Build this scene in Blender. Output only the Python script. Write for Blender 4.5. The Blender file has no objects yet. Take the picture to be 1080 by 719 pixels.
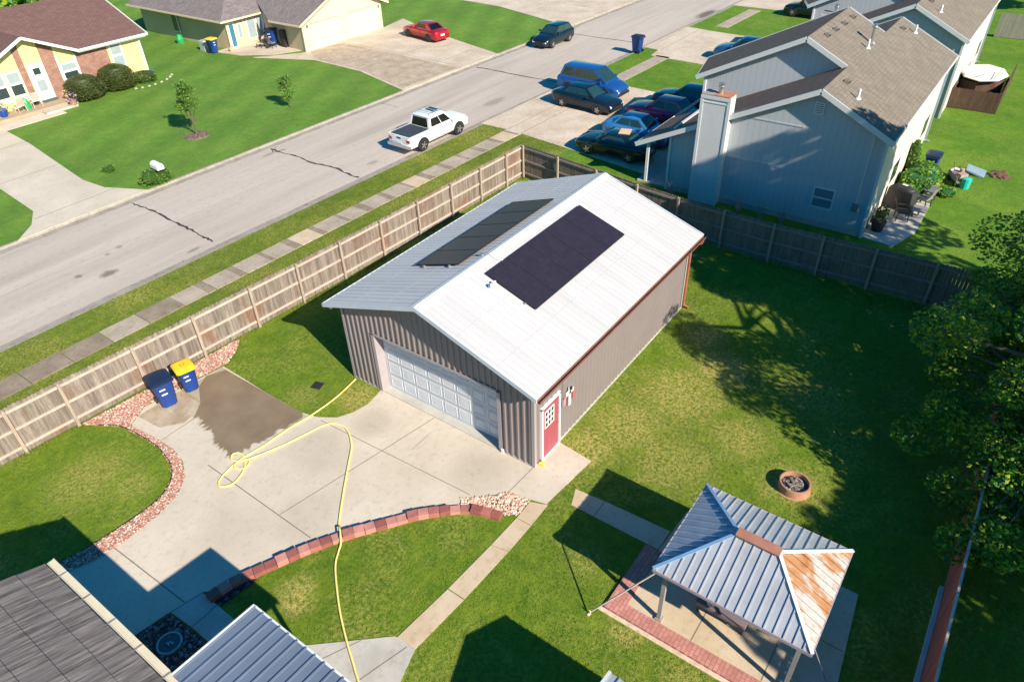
import bpy, bmesh, math, random
from mathutils import Vector, Matrix
PI = math.pi
R = math.radians
random.seed(7)
scene = bpy.context.scene
C = scene.collection

# ------------------------------------------------------------------ helpers
class MB:
    """collects geometry, build() links it as ONE mesh object"""
    def __init__(s): s.v = []; s.f = []; s.m = []
    def add(s, verts, faces, mi=0):
        b = len(s.v); s.v += [tuple(q) for q in verts]
        for f in faces: s.f.append([b + i for i in f]); s.m.append(mi)
        return s
    def box(s, c, d, rz=0, mi=0, top=1.0):
        x, y, z = d[0] / 2, d[1] / 2, d[2] / 2
        vs = []
        for sz in (-1, 1):
            k = top if sz > 0 else 1
            for sx, sy in ((-1, -1), (1, -1), (1, 1), (-1, 1)):
                a, b = sx * x * k, sy * y * k
                vs.append((c[0] + a * math.cos(rz) - b * math.sin(rz), c[1] + a * math.sin(rz) + b * math.cos(rz), c[2] + sz * z))
        return s.add(vs, [(0, 3, 2, 1), (4, 5, 6, 7), (0, 1, 5, 4), (1, 2, 6, 5), (2, 3, 7, 6), (3, 0, 4, 7)], mi)
    def prism(s, poly, z0, z1, mi=0):
        n = len(poly)
        f0 = z0 if callable(z0) else (lambda x, y: z0)
        f1 = z1 if callable(z1) else (lambda x, y: z1)
        vs = [(x, y, f0(x, y)) for x, y in poly] + [(x, y, f1(x, y)) for x, y in poly]
        return s.add(vs, [list(range(n))[::-1], list(range(n, 2 * n))] + [(i, (i + 1) % n, n + (i + 1) % n, n + i) for i in range(n)], mi)
    def vprism(s, poly, axis, a0, a1, mi=0):
        """polygon in the plane across `axis` (0: (y,z); 1: (x,z)), extruded from a0 to a1"""
        n = len(poly)
        P = (lambda a, u, w: (a, u, w)) if axis == 0 else (lambda a, u, w: (u, a, w))
        vs = [P(a0, u, w) for u, w in poly] + [P(a1, u, w) for u, w in poly]
        return s.add(vs, [list(range(n))[::-1], list(range(n, 2 * n))] + [(i, (i + 1) % n, n + (i + 1) % n, n + i) for i in range(n)], mi)
    def slab(s, pts, t, mi=0):
        """planar polygon pts (3d, CCW from above) thickened downward by t"""
        n = len(pts)
        vs = [tuple(p) for p in pts] + [(p[0], p[1], p[2] - t) for p in pts]
        return s.add(vs, [list(range(n)), list(range(n, 2 * n))[::-1]] + [(i, n + i, n + (i + 1) % n, (i + 1) % n) for i in range(n)], mi)
    def beam(s, p0, p1, w, h, mi=0, up=(0, 0, 1)):
        p0, p1 = Vector(p0), Vector(p1); d = (p1 - p0).normalized(); up = Vector(up)
        if abs(d.dot(up)) > .98: up = Vector((1, 0, 0))
        a = d.cross(up).normalized(); b = a.cross(d).normalized()
        vs = [p + a * (i * w / 2) + b * (j * h / 2) for p in (p0, p1) for i, j in ((-1, -1), (1, -1), (1, 1), (-1, 1))]
        return s.add(vs, [(0, 1, 2, 3), (7, 6, 5, 4), (0, 4, 5, 1), (1, 5, 6, 2), (2, 6, 7, 3), (3, 7, 4, 0)], mi)
    def tube(s, pts, r, n=8, mi=0, closed=False):
        pts = [Vector(p) for p in pts]; m = len(pts)
        rs = r if isinstance(r, (list, tuple)) else [r] * m
        vs = []; prev = None
        for i, p in enumerate(pts):
            d = (pts[min(i + 1, m - 1)] - pts[max(i - 1, 0)])
            d = d.normalized() if d.length > 1e-9 else Vector((0, 0, 1))
            if prev is None:
                a = d.orthogonal().normalized()
            else:
                a = prev - d * prev.dot(d); a = a.normalized() if a.length > 1e-6 else d.orthogonal().normalized()
            prev = a; b = d.cross(a)
            for k in range(n):
                t = 2 * PI * k / n; vs.append(p + (a * math.cos(t) + b * math.sin(t)) * rs[i])
        fs = [(i * n + k, i * n + (k + 1) % n, (i + 1) * n + (k + 1) % n, (i + 1) * n + k) for i in range(m - 1) for k in range(n)]
        fs += [list(range(n))[::-1], list(range((m - 1) * n, m * n))]
        return s.add(vs, fs, mi)
    def lathe(s, c, prof, n=16, mi=0, axis='z', squash=1.0):
        vs = []
        for r, h in prof:
            for k in range(n):
                t = 2 * PI * k / n
                if axis == 'z': vs.append((c[0] + r * math.cos(t), c[1] + r * squash * math.sin(t), c[2] + h))
                else: vs.append((c[0] + r * math.cos(t), c[1] + h, c[2] + r * math.sin(t)))
        m = len(prof)
        fs = [(i * n + k, i * n + (k + 1) % n, (i + 1) * n + (k + 1) % n, (i + 1) * n + k) for i in range(m - 1) for k in range(n)]
        fs += [list(range(n))[::-1], list(range((m - 1) * n, m * n))]
        return s.add(vs, fs, mi)
    def build(s, name, mats, parent=None, local=False, smooth=False, bevel=0.0, label=None, seg=2):
        me = bpy.data.meshes.new(name)
        off = Vector((0, 0, 0))
        if parent is not None and not local:
            q = parent
            while q is not None: off += q.location; q = q.parent
        me.from_pydata([tuple(Vector(v) - off) for v in s.v], [], s.f)
        if not isinstance(mats, (list, tuple)): mats = [mats]
        for m in mats: me.materials.append(m)
        me.polygons.foreach_set('material_index', s.m)
        bm = bmesh.new(); bm.from_mesh(me)
        if len(bm.faces) < 40000: bmesh.ops.recalc_face_normals(bm, faces=bm.faces)
        if bevel > 0:
            es = [e for e in bm.edges if len(e.link_faces) == 2 and e.calc_face_angle(0) > .5]
            bmesh.ops.bevel(bm, geom=es, offset=bevel, segments=seg, affect='EDGES', clamp_overlap=True, profile=.6)
        if smooth:
            for f in bm.faces: f.smooth = True
            for e in bm.edges:
                if len(e.link_faces) == 2 and e.calc_face_angle(0) > .75: e.smooth = False
        bm.to_mesh(me); bm.free()
        o = bpy.data.objects.new(name, me); C.objects.link(o)
        if parent is not None: o.parent = parent
        if label: o['label'] = label
        return o

def thing(name, label, cat, loc=(0, 0, 0), rz=0.0, group=None):
    o = bpy.data.objects.new(name, None); C.objects.link(o)
    o.location = loc; o.rotation_euler = (0, 0, rz); o.empty_display_size = .2
    o['label'] = label; o['category'] = cat
    if group: o['group'] = group
    return o
def tag(o, label, cat, group=None):
    o['label'] = label; o['category'] = cat
    if group: o['group'] = group
    return o
def struct(o, kind='structure'):
    o['kind'] = kind; return o

# ------------------------------------------------------------------ materials
class NT:
    def __init__(s, name):
        s.mat = bpy.data.materials.new(name); s.mat.use_nodes = True
        s.t = s.mat.node_tree; s.t.nodes.clear()
        s.out = s.t.nodes.new('ShaderNodeOutputMaterial')
        s.b = s.t.nodes.new('ShaderNodeBsdfPrincipled')
        s.t.links.new(s.b.outputs[0], s.out.inputs[0])
    def n(s, typ, **kw):
        nd = s.t.nodes.new(typ)
        for k, v in kw.items():
            if k.startswith('_'): setattr(nd, k[1:], v)
        for k, v in kw.items():
            if k.startswith('_'): continue
            key = k.replace('__', ' ')
            if key.isdigit(): key = int(key)
            elif key[0] == 'i' and key[1:].isdigit(): key = int(key[1:])
            s.put(nd.inputs[key], v)
        return nd
    def put(s, sock, v):
        if isinstance(v, bpy.types.NodeSocket): s.t.links.new(v, sock)
        elif isinstance(v, bpy.types.Node): s.t.links.new(v.outputs[0], sock)
        else:
            if isinstance(v, (tuple, list)) and len(v) == 3 and sock.type == 'RGBA': v = (*v, 1)
            sock.default_value = v
    def pos(s): return s.n('ShaderNodeNewGeometry').outputs['Position']
    def obj(s): return s.n('ShaderNodeTexCoord').outputs['Object']
    def scale(s, vec, sc, rot=(0, 0, 0), loc=(0, 0, 0)):
        return s.n('ShaderNodeMapping', Vector=vec, Scale=sc, Rotation=rot, Location=loc).outputs[0]
    def noise(s, vec, scale, detail=4, rough=.55, dist=0):
        return s.n('ShaderNodeTexNoise', Vector=vec, Scale=scale, Detail=detail, Roughness=rough, Distortion=dist).outputs[0]
    def ramp(s, v, lo, hi, a=0.0, b=1.0):
        return s.n('ShaderNodeMapRange', Value=v, From__Min=lo, From__Max=hi, To__Min=a, To__Max=b).outputs[0]
    def mix(s, f, a, b, mode='MIX'):
        nd = s.t.nodes.new('ShaderNodeMix'); nd.data_type = 'RGBA'; nd.blend_type = mode
        s.put(nd.inputs[0], f); s.put(nd.inputs[6], a); s.put(nd.inputs[7], b)
        return nd.outputs[2]
    def math(s, op, a, b=0.0, c=None):
        nd = s.t.nodes.new('ShaderNodeMath'); nd.operation = op
        s.put(nd.inputs[0], a); s.put(nd.inputs[1], b)
        if c is not None: s.put(nd.inputs[2], c)
        return nd.outputs[0]
    def bump(s, h, strength=.4, dist=.02):
        s.put(s.b.inputs['Normal'], s.n('ShaderNodeBump', Height=h, Strength=strength, Distance=dist).outputs[0])
    def set(s, **kw):
        for k, v in kw.items(): s.put(s.b.inputs[k.replace('_', ' ')], v)
        return s.mat

def plain(name, col, rough=.6, metal=0.0, vary=.12, scale=3.0, bump=0.0, spec=.5, coat=0.0, bscale=60):
    k = NT(name); p = k.pos()
    n1 = k.noise(p, scale, 5); n2 = k.noise(p, scale * 9, 3)
    f = k.math('ADD', k.math('MULTIPLY', n1, .7), k.math('MULTIPLY', n2, .3))
    f = k.ramp(f, .3, .7)
    lo = tuple(c * (1 - vary) for c in col); hi = tuple(min(1, c * (1 + vary)) for c in col)
    k.set(Base_Color=k.mix(f, lo, hi), Roughness=rough, Metallic=metal)
    k.b.inputs['Specular IOR Level'].default_value = spec
    k.b.inputs['Coat Weight'].default_value = coat
    if bump: k.bump(k.noise(p, bscale, 4), bump, .01)
    return k.mat

def grass(name, g1, g2, dry, dry_amt=.25, patches=(), stripe=0.0, stripe_dir=0.0, stripe_w=1.1, fine=1.0):
    k = NT(name); p = k.pos()
    big = k.noise(p, .35, 3, .6); mid = k.noise(p, 1.6, 5, .65); sm = k.noise(p, 9, 4, .7); fi = k.noise(p, 38, 3, .7)
    f = k.math('ADD', k.math('MULTIPLY', mid, .45), k.math('ADD', k.math('MULTIPLY', sm, .35), k.math('MULTIPLY', fi, .2)))
    col = k.mix(k.ramp(f, .38, .62), g1, g2)
    tone = k.noise(p, .16, 4, .65)
    col = k.mix(k.math('MULTIPLY', k.ramp(tone, .42, .66), .45), col, (g1[0] * .75, g1[1] * .80, g1[2] * .9))
    col = k.mix(k.math('MULTIPLY', k.ramp(k.noise(p, 3.1, 3, .6), .5, .72), .5), col, (g2[0] * 1.25, g2[1] * 1.12, g2[2] * .9))
    dm = k.math('MULTIPLY', k.ramp(big, .45, .65), k.ramp(sm, .45, .62))
    dm = k.math('MULTIPLY', dm, dry_amt)
    for (x, y, r, a) in patches:
        d = k.n('ShaderNodeVectorMath', _operation='DISTANCE', i0=p, i1=(x, y, 0)).outputs['Value']
        d = k.math('ADD', d, k.math('MULTIPLY', k.math('SUBTRACT', mid, .5), r * 1.6))
        q = k.math('MULTIPLY', k.ramp(d, r, r * .35), k.math('MULTIPLY', k.ramp(k.math('ADD', sm, k.math('MULTIPLY', fi, .5)), .62, .86), a))
        dm = k.math('MAXIMUM', dm, q)
    col = k.mix(dm, col, dry)
    if stripe > 0:
        v = k.scale(p, (1, 1, 1), (0, 0, stripe_dir))
        v = k.n('ShaderNodeVectorMath', _operation='ADD', i0=v, i1=k.n('ShaderNodeVectorMath', _operation='SCALE', i0=k.n('ShaderNodeTexNoise', Vector=p, Scale=.4).outputs['Color'], Scale=.6).outputs[0]).outputs[0]
        w = k.n('ShaderNodeTexWave', Vector=v, Scale=.314 / stripe_w, Distortion=.5, Detail=1).outputs['Fac']
        col = k.mix(k.math('MULTIPLY', w, stripe), col, tuple(c * .55 for c in g1))
    k.set(Base_Color=col, Roughness=.85)
    k.b.inputs['Specular IOR Level'].default_value = .2
    h = k.math('ADD', k.math('MULTIPLY', sm, .7), fi)
    k.bump(h, .8, .05 * fine)
    return k.mat

def concrete(name, c1, c2, dark, dark_amt=.35, scale=.6, streak=None, bump=.15, spots=()):
    k = NT(name); p = k.pos()
    v = p if streak is None else k.scale(p, streak[0], (0, 0, streak[1]))
    a = k.noise(v, scale, 6, .6, .3); b = k.noise(p, 5, 5, .65); c = k.noise(p, 60, 3, .7)
    col = k.mix(k.ramp(a, .35, .65), c1, c2)
    col = k.mix(k.math('MULTIPLY', k.ramp(b, .52, .72), dark_amt), col, dark)
    col = k.mix(k.math('MULTIPLY', k.ramp(c, .3, .7), .22), col, tuple(x * .7 for x in dark))
    for (x, y, r, a2, sc, sr) in spots:      # stains: centre, radius, amount, colour, stretch
        q = k.scale(p, (1, 1, 0), (0, 0, 0), (-x, -y, 0)); q = k.scale(q, (sc, 1 / sc, 1), (0, 0, -sr))
        d = k.n('ShaderNodeVectorMath', _operation='LENGTH', i0=q).outputs['Value']
        d = k.math('ADD', d, k.math('MULTIPLY', k.math('SUBTRACT', b, .5), r * 1.3))
        col = k.mix(k.math('MULTIPLY', k.ramp(d, r, r * .5), a2), col, tuple(x * .45 for x in dark))
    k.set(Base_Color=col, Roughness=.85)
    k.b.inputs['Specular IOR Level'].default_value = .25
    k.bump(k.math('ADD', b, c), bump, .01)
    return k.mat

def wood(name, c1, c2, c3, grain=(14, 14, .7), stain=.0, stain_col=(.1, .04, .02)):
    k = NT(name); p = k.pos()
    v = k.scale(p, grain)
    a = k.noise(v, 1.0, 4, .7); b = k.noise(p, .9, 4, .6); c = k.noise(k.scale(p, (40, 40, 3)), 1, 3)
    col = k.mix(k.ramp(a, .36, .64), c1, c2)
    col = k.mix(k.math('MULTIPLY', k.ramp(c, .5, .7), .6), col, c3)
    if stain: col = k.mix(k.math('MULTIPLY', k.ramp(b, .52, .66), stain), col, stain_col)
    k.set(Base_Color=col, Roughness=.85); k.b.inputs['Specular IOR Level'].default_value = .2
    k.bump(c, .3, .01)
    return k.mat

def shingle(name, c1, c2, c3, sx=.9, rot=0.0, sc=1.0, blotch=.3):
    k = NT(name); p = k.obj()
    v = k.scale(p, (sc, sc, 0), (0, 0, rot))
    br = k.n('ShaderNodeTexBrick', _offset=.5, Vector=v, Color1=c1, Color2=c2, Mortar=tuple(x * .55 for x in c3), Scale=1.0, Mortar__Size=.012, Mortar__Smooth=.3, Bias=.0, Brick__Width=.33, Row__Height=.14)
    n = k.noise(p, 1.3, 5, .65); m = k.noise(p, 26, 3, .7)
    col = k.mix(k.math('MULTIPLY', k.ramp(n, .4, .65), blotch), br.outputs['Color'], c3)
    col = k.mix(k.math('MULTIPLY', k.ramp(m, .35, .7), .35), col, tuple(x * .6 for x in c3))
    k.set(Base_Color=col, Roughness=.9); k.b.inputs['Specular IOR Level'].default_value = .25
    k.bump(k.math('ADD', br.outputs['Fac'], m), .25, .01)
    return k.mat

def brickwall(name, c1, c2, mortar, plane='xz', bw=.22, rh=.075):
    k = NT(name); p = k.pos()
    rot = (PI / 2, 0, 0) if plane == 'xz' else (0, 0, 0)
    v = k.scale(p, (1, 1, 1), rot)
    br = k.n('ShaderNodeTexBrick', _offset=.5, Vector=v, Color1=c1, Color2=c2, Mortar=mortar, Scale=1.0, Mortar__Size=.008, Bias=.0, Brick__Width=bw, Row__Height=rh)
    n = k.noise(p, 2.2, 4)
    k.set(Base_Color=k.mix(k.math('MULTIPLY', k.ramp(n, .35, .7), .5), br.outputs['Color'], tuple(x * .6 for x in c1)), Roughness=.9)
    return k.mat

def gravel(name, c1, c2, c3, scale=14, bump=.9):
    k = NT(name); p = k.pos()
    vo = k.n('ShaderNodeTexVoronoi', Vector=p, Scale=scale)
    h = k.n('ShaderNodeSeparateColor', Color=vo.outputs['Color'])
    col = k.mix(h.outputs[0], c1, c2); col = k.mix(k.ramp(h.outputs[1], .6, .7), col, c3)
    col = k.mix(k.ramp(vo.outputs['Distance'], .25, .75), col, tuple(x * .25 for x in c1))
    k.set(Base_Color=col, Roughness=.85); k.bump(k.math('SUBTRACT', 1.0, vo.outputs['Distance']), bump, .03)
    return k.mat

def paint(name, col, rough=.25, metal=0.0, coat=.6):
    k = NT(name); n = k.noise(k.obj(), 2.5, 3)
    k.set(Base_Color=k.mix(k.ramp(n, .3, .7), tuple(c * .93 for c in col), col), Roughness=rough, Metallic=metal)
    k.b.inputs['Coat Weight'].default_value = coat; k.b.inputs['Coat Roughness'].default_value = .05
    return k.mat

def leafmat(name, col, tr=.35):
    k = NT(name); n = k.noise(k.pos(), 1.4, 4, .6); m = k.noise(k.pos(), 14, 2)
    c = k.mix(k.ramp(n, .35, .65), tuple(x * .65 for x in col), tuple(min(1, x * 1.35) for x in col))
    c = k.mix(k.math('MULTIPLY', k.ramp(m, .4, .7), .4), c, (col[0] * 1.7, col[1] * 1.25, col[2] * .9))
    k.set(Base_Color=c, Roughness=.5); k.b.inputs['Specular IOR Level'].default_value = .35
    t = k.n('ShaderNodeBsdfTranslucent', Color=c)
    mx = k.n('ShaderNodeMixShader', i0=tr, i1=k.b.outputs[0], i2=t.outputs[0])
    k.t.links.new(mx.outputs[0], k.out.inputs[0])
    return k.mat

GD = (.30, .27, .09)
M_yard = grass('yard_grass', (.080, .160, .010), (.190, .268, .022), (.52, .41, .13), .48,
               patches=[(1.6, -.9, 1.3, .95), (3.2, -1.5, 1.8, .8), (5.5, -2.2, 2.0, .85), (7.5, -2.8, 1.4, .9), (2.5, -3.4, 1.8, .6), (-7.05, 2.55, .75, 1.0), (3.6, -6.6, 1.2, .7), (-.8, 6.8, 1.0, .9), (-1.8, 8.5, .8, .4), (4.6, -4.6, 1.3, .7), (8, -6, 1.6, .5), (-8.0, 11.0, 1.6, .55), (-7.4, 9.6, .9, .5), (9.0, -1.6, 1.0, .8), (-2.0, -3.0, .8, .4), (-3.1, -4.9, .6, .8), (-3.5, -6.5, .7, .6)])
M_verge = grass('verge_grass', (.095, .155, .014), (.20, .25, .035), (.42, .34, .10), .8)
M_far = grass('far_grass', (.085, .20, .022), (.165, .30, .040), (.34, .36, .08), .5, stripe=.28, stripe_dir=R(62), stripe_w=3.0)
M_near_far = grass('side_grass', (.068, .175, .010), (.15, .27, .022), (.36, .34, .07), .45, stripe=.12, stripe_dir=R(20), stripe_w=2.0)
M_road = concrete('road_asphalt', (.44, .375, .315), (.53, .46, .395), (.31, .265, .225), .45, .5, ((.10, 1.4, 1), 0),
                  spots=[(-1.0, 22.3, .42, .8, .8, 0), (-1.9, 23.2, .22, .7, 1, 0), (-.1, 24.0, .16, .5, 1, 0), (.6, 24.2, .2, .5, 1, 0), (56.7, 18.95, 1.3, .98, .55, 0), (26.3, 21.3, .8, .4, .6, 0), (40, 26.6, .5, .3, .5, 0), (11.8, 27.2, .3, .5, .6, 0), (20, 24.6, 2.2, .16, .3, 0), (6.5, 22.0, 2.5, .14, .3, 0), (-3, 26, 2.8, .13, .35, 0), (30, 25.8, 2.4, .15, .35, 0), (14.3, 21.0, .35, .4, .7, 0), (2.4, 20.9, .25, .6, .6, 0)])
M_road.node_tree.nodes['Principled BSDF'].inputs['Roughness'].default_value = .8
M_drive = concrete('driveway_concrete', (.52, .455, .365), (.62, .55, .455), (.40, .33, .24), .5, .45)
M_drive2 = concrete('tan_concrete', (.50, .40, .30), (.64, .55, .45), (.34, .24, .15), .65, .5)
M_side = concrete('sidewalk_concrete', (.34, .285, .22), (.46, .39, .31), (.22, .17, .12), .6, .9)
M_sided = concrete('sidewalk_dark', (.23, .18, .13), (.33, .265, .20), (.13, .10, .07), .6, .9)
M_walk = concrete('walk_concrete', (.52, .40, .27), (.60, .49, .36), (.36, .26, .16), .5, .9)
M_greyc = concrete('grey_concrete', (.42, .40, .36), (.54, .51, .46), (.30, .27, .22), .5, 1.1)
M_curb = concrete('kerb_concrete', (.29, .255, .21), (.38, .34, .29), (.15, .12, .095), .7, 1.5)
M_joint = plain('joint', (.20, .16, .12), .95)
M_tar = plain('tar', (.05, .042, .04), .8)
M_wet = NT('wet_concrete'); _p = M_wet.pos()
M_wet = M_wet.set(Base_Color=M_wet.mix(M_wet.ramp(M_wet.noise(_p, 1.2, 5), .3, .7), (.19, .135, .08), (.25, .185, .115)), Roughness=.45)
M_gravel = gravel('red_gravel', (.36, .17, .12), (.48, .29, .22), (.55, .42, .34), 11)
M_gravel2 = gravel('pale_gravel', (.50, .30, .20), (.72, .55, .42), (.80, .74, .66), 9)
M_mulch = gravel('mulch', (.05, .03, .025), (.12, .06, .05), (.14, .13, .15), 9)
M_soil = plain('soil', (.10, .07, .045), .95, vary=.3, scale=5)
M_block = plain('red_block', (.36, .13, .105), .9, vary=.30, scale=3.2, bump=.4)
M_blocks = [M_block, plain('red_block_pale', (.48, .21, .17), .9, vary=.2, scale=4, bump=.4), plain('red_block_dark', (.27, .085, .07), .9, vary=.25, scale=4, bump=.4)]
M_paver = brickwall('paver_brick', (.46, .19, .155), (.58, .27, .225), (.30, .13, .11), 'xy', .2, .1)
M_wall = plain('garage_wall', (.215, .183, .182), .5, vary=.06, scale=1, metal=.0)
M_trim = plain('garage_trim', (.34, .30, .31), .5, vary=.05)
M_roofw = NT('garage_roof'); _p = M_roofw.pos(); _f = M_roofw.ramp(M_roofw.noise(M_roofw.scale(_p, (2.2, .25, .25)), 1, 4), .3, .7)
M_roofw = M_roofw.set(Base_Color=M_roofw.mix(_f, (.45, .44, .445), (.51, .50, .505)), Roughness=.5, Metallic=.0)
M_white = plain('white_paint', (.74, .74, .73), .45, vary=.04)
M_door = plain('door_panel', (.55, .58, .62), .5, vary=.04)
M_redd = plain('red_door', (.33, .075, .10), .5, vary=.08)
M_rust = plain('rusty_metal', (.36, .10, .055), .7, vary=.25, scale=5)
M_glass = plain('dark_glass', (.03, .05, .055), .08, vary=.1, spec=.8)
M_glassg = plain('curtain_glass', (.30, .36, .37), .15, vary=.1, spec=.8)
M_solar = NT('solar_cell'); _p = M_solar.pos()
_w = M_solar.n('ShaderNodeTexBrick', _offset=0.0, Vector=M_solar.scale(_p, (1, 1, 0)), Color1=(.024, .021, .034), Color2=(.029, .025, .040), Mortar=(.021, .019, .030), Scale=1.0, Mortar__Size=.006, Brick__Width=.18, Row__Height=.18)
M_solar = M_solar.set(Base_Color=_w.outputs[0], Roughness=.38); M_solar.node_tree.nodes['Principled BSDF'].inputs['Specular IOR Level'].default_value = .12
M_blackm = plain('black_frame', (.02, .02, .022), .5)
M_bluepl = plain('blue_plastic', (.012, .060, .30), .4, vary=.12)
M_navy = plain('navy_lid', (.012, .022, .055), .45, vary=.2)
M_yel = plain('yellow_lid', (.80, .55, .02), .45, vary=.06)
M_rubber = plain('rubber', (.018, .018, .02), .75)
M_hose = plain('hose_yellow', (.80, .68, .22), .5, vary=.08)
M_fence = wood('fence_weathered', (.145, .115, .095), (.31, .26, .22), (.10, .08, .065), (8, 8, .35), .7, (.20, .095, .055))
M_fence2 = wood('fence_dark', (.17, .135, .11), (.27, .215, .18), (.10, .075, .06), (9, 9, .35), .3, (.12, .07, .05))
M_rail = wood('fence_rail', (.42, .36, .30), (.52, .45, .38), (.26, .20, .15), (2, 2, 8))
M_rail2 = wood('fence_rail_grey', (.23, .20, .18), (.31, .27, .24), (.15, .12, .11), (2, 2, 8))
M_post = wood('fence_post', (.34, .27, .21), (.42, .34, .27), (.24, .17, .12), (8, 8, 1))
M_redf = wood('fence_red', (.40, .12, .09), (.50, .17, .13), (.28, .08, .06), (8, 8, .5))
M_tin = NT('tin_roof'); _p = M_tin.pos(); _f = M_tin.ramp(M_tin.noise(_p, 2.2, 5), .3, .7)
M_tin = M_tin.set(Base_Color=M_tin.mix(_f, (.42, .43, .45), (.52, .53, .55)), Roughness=.38, Metallic=.35)
_k = NT('tin_roof_rusty'); _p = _k.pos()
_s = _k.noise(_k.scale(_p, (1.1, .55, 1), (0, 0, 0)), 2.0, 5, .6, .4)
_t = _k.noise(_p, 9, 4)
_c = _k.mix(_k.ramp(_t, .3, .7), (.40, .385, .36), (.50, .48, .45))
_c = _k.mix(_k.math('MULTIPLY', _k.ramp(_s, .47, .55), .95), _c, (.40, .19, .075)); _c = _k.mix(_k.math('MULTIPLY', _k.ramp(_s, .58, .66), .8), _c, (.26, .10, .035))
M_tinr = _k.set(Base_Color=_c, Roughness=.6, Metallic=.15)
M_tinb = plain('blue_tin', (.13, .165, .23), .5, metal=.0, vary=.08)
M_tile = NT('roof_tile'); _p = M_tile.pos()
_a = M_tile.noise(M_tile.scale(_p, (1.0, 16, 1)), 1, 4, .7); _b = M_tile.noise(M_tile.scale(_p, (2.2, 3.5, 1)), 1, 2)
_c = M_tile.mix(M_tile.ramp(_a, .38, .62), (.075, .062, .055), (.27, .23, .21)); _c = M_tile.mix(M_tile.math('MULTIPLY', M_tile.ramp(_b, .4, .65), .5), _c, (.15, .125, .12))
M_tile = M_tile.set(Base_Color=_c, Roughness=.8)
M_cream = plain('cream_gutter', (.60, .53, .38), .5, vary=.06)
M_nwall = NT('grey_siding'); _p = M_nwall.pos()
_g = M_nwall.n('ShaderNodeTexWave', _bands_direction='Y', Vector=_p, Scale=1.05, Distortion=0.0).outputs['Fac']
_c = M_nwall.mix(M_nwall.ramp(_g, .93, 1.0), (.49, .51, .54), (.41, .43, .46)); _c = M_nwall.mix(M_nwall.math('MULTIPLY', M_nwall.noise(_p, 1.2, 4), .3), _c, (.37, .385, .41))
M_nwall = M_nwall.set(Base_Color=_c, Roughness=.7)
M_nwall_sun = plain('sunlit_siding', (.62, .56, .49), .7, vary=.06)  # grey siding again, warm direct sunlight put into its colour
M_ntrim = plain('pale_trim', (.62, .64, .64), .55, vary=.04)
M_nroof = shingle('tan_shingle', (.19, .16, .13), (.27, .23, .185), (.16, .135, .11), rot=PI / 2)
M_broof = shingle('brown_shingle', (.15, .085, .075), (.20, .115, .10), (.12, .07, .062), rot=0)
M_nroof_shade = shingle('shaded_shingle', (.155, .115, .095), (.21, .16, .135), (.13, .095, .08), rot=0)  # tan shingle for slopes facing away from the sun, shade put into its colour
M_groof = shingle('grey_shingle', (.20, .165, .16), (.30, .255, .245), (.15, .125, .12), rot=0)
M_yellow = plain('yellow_siding', (.83, .66, .26), .6, vary=.05)
M_brick = brickwall('house_brick', (.24, .095, .065), (.34, .16, .11), (.42, .34, .28))
M_tan = plain('tan_siding', (.72, .58, .38), .7, vary=.05)
M_tan2 = plain('tan_wall', (.55, .44, .28), .75, vary=.06)
M_deck = wood('deck_wood', (.34, .25, .17), (.43, .33, .23), (.22, .16, .11), (1, 12, 3))
M_dfence = wood('brown_fence', (.085, .05, .038), (.15, .09, .065), (.05, .03, .02), (10, 10, .4))
M_gfence = wood('grey_fence', (.27, .24, .20), (.38, .34, .29), (.18, .16, .13), (8, 8, .4))
M_tarp = plain('pool_cover', (.78, .70, .60), .6, vary=.06)
M_black = plain('black_cover', (.025, .025, .028), .6, vary=.3)
M_greyf = plain('grey_fabric', (.20, .20, .21), .8, vary=.2)
M_mauve = plain('mauve_cover', (.16, .12, .14), .7, vary=.2)
M_chrome = plain('galvanised', (.55, .56, .57), .3, metal=.8)
M_bark = wood('bark', (.10, .075, .055), (.17, .13, .10), (.05, .035, .03), (9, 9, 2))
M_leaf = [leafmat('leaf_mid', (.10, .27, .025), .5), leafmat('leaf_bright', (.34, .46, .03), .5), leafmat('leaf_deep', (.035, .16, .05), .4)]
M_leafy = [leafmat('leaf_young', (.13, .27, .04)), leafmat('leaf_young_light', (.20, .36, .06)), leafmat('leaf_young_dark', (.05, .12, .02))]
M_shrub = [leafmat('leaf_shrub', (.06, .085, .02), .15), leafmat('leaf_shrub_light', (.10, .12, .03), .15), leafmat('leaf_shrub_dark', (.035, .055, .014), .15)]
M_ash = gravel('ash', (.28, .23, .20), (.48, .42, .37), (.18, .14, .12), 16)
M_clay = plain('clay_ring', (.38, .20, .125), .8, vary=.25, scale=4)
M_teal = plain('teal_plastic', (.03, .42, .36), .4)
M_green = plain('green_plastic', (.02, .30, .09), .45)
M_purple = plain('purple_petals', (.14, .03, .30), .6)
M_pink = plain('pink_petals', (.70, .42, .52), .6)
M_rope = plain('rope', (.60, .50, .42), .9)
M_card = plain('cardboard', (.62, .42, .26), .85, vary=.1)
M_bluedoor = plain('blue_door', (.04, .17, .24), .4)
M_lamp = plain('headlight', (.75, .78, .80), .12, vary=.02, spec=.9)
M_tail = plain('tail_light', (.45, .02, .02), .2, vary=.05, spec=.8)
M_cglass = plain('car_glass', (.016, .045, .05), .05, vary=.2, spec=.7)
M_cglassd = plain('car_glass_dark', (.006, .008, .009), .12, vary=.2, spec=.4)
M_rim = plain('rim', (.50, .50, .51), .3, metal=.7)
M_rimd = plain('rim_dark', (.05, .05, .055), .35, metal=.5)
M_interior = plain('rock', (.42, .36, .28), .85, vary=.2)

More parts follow.
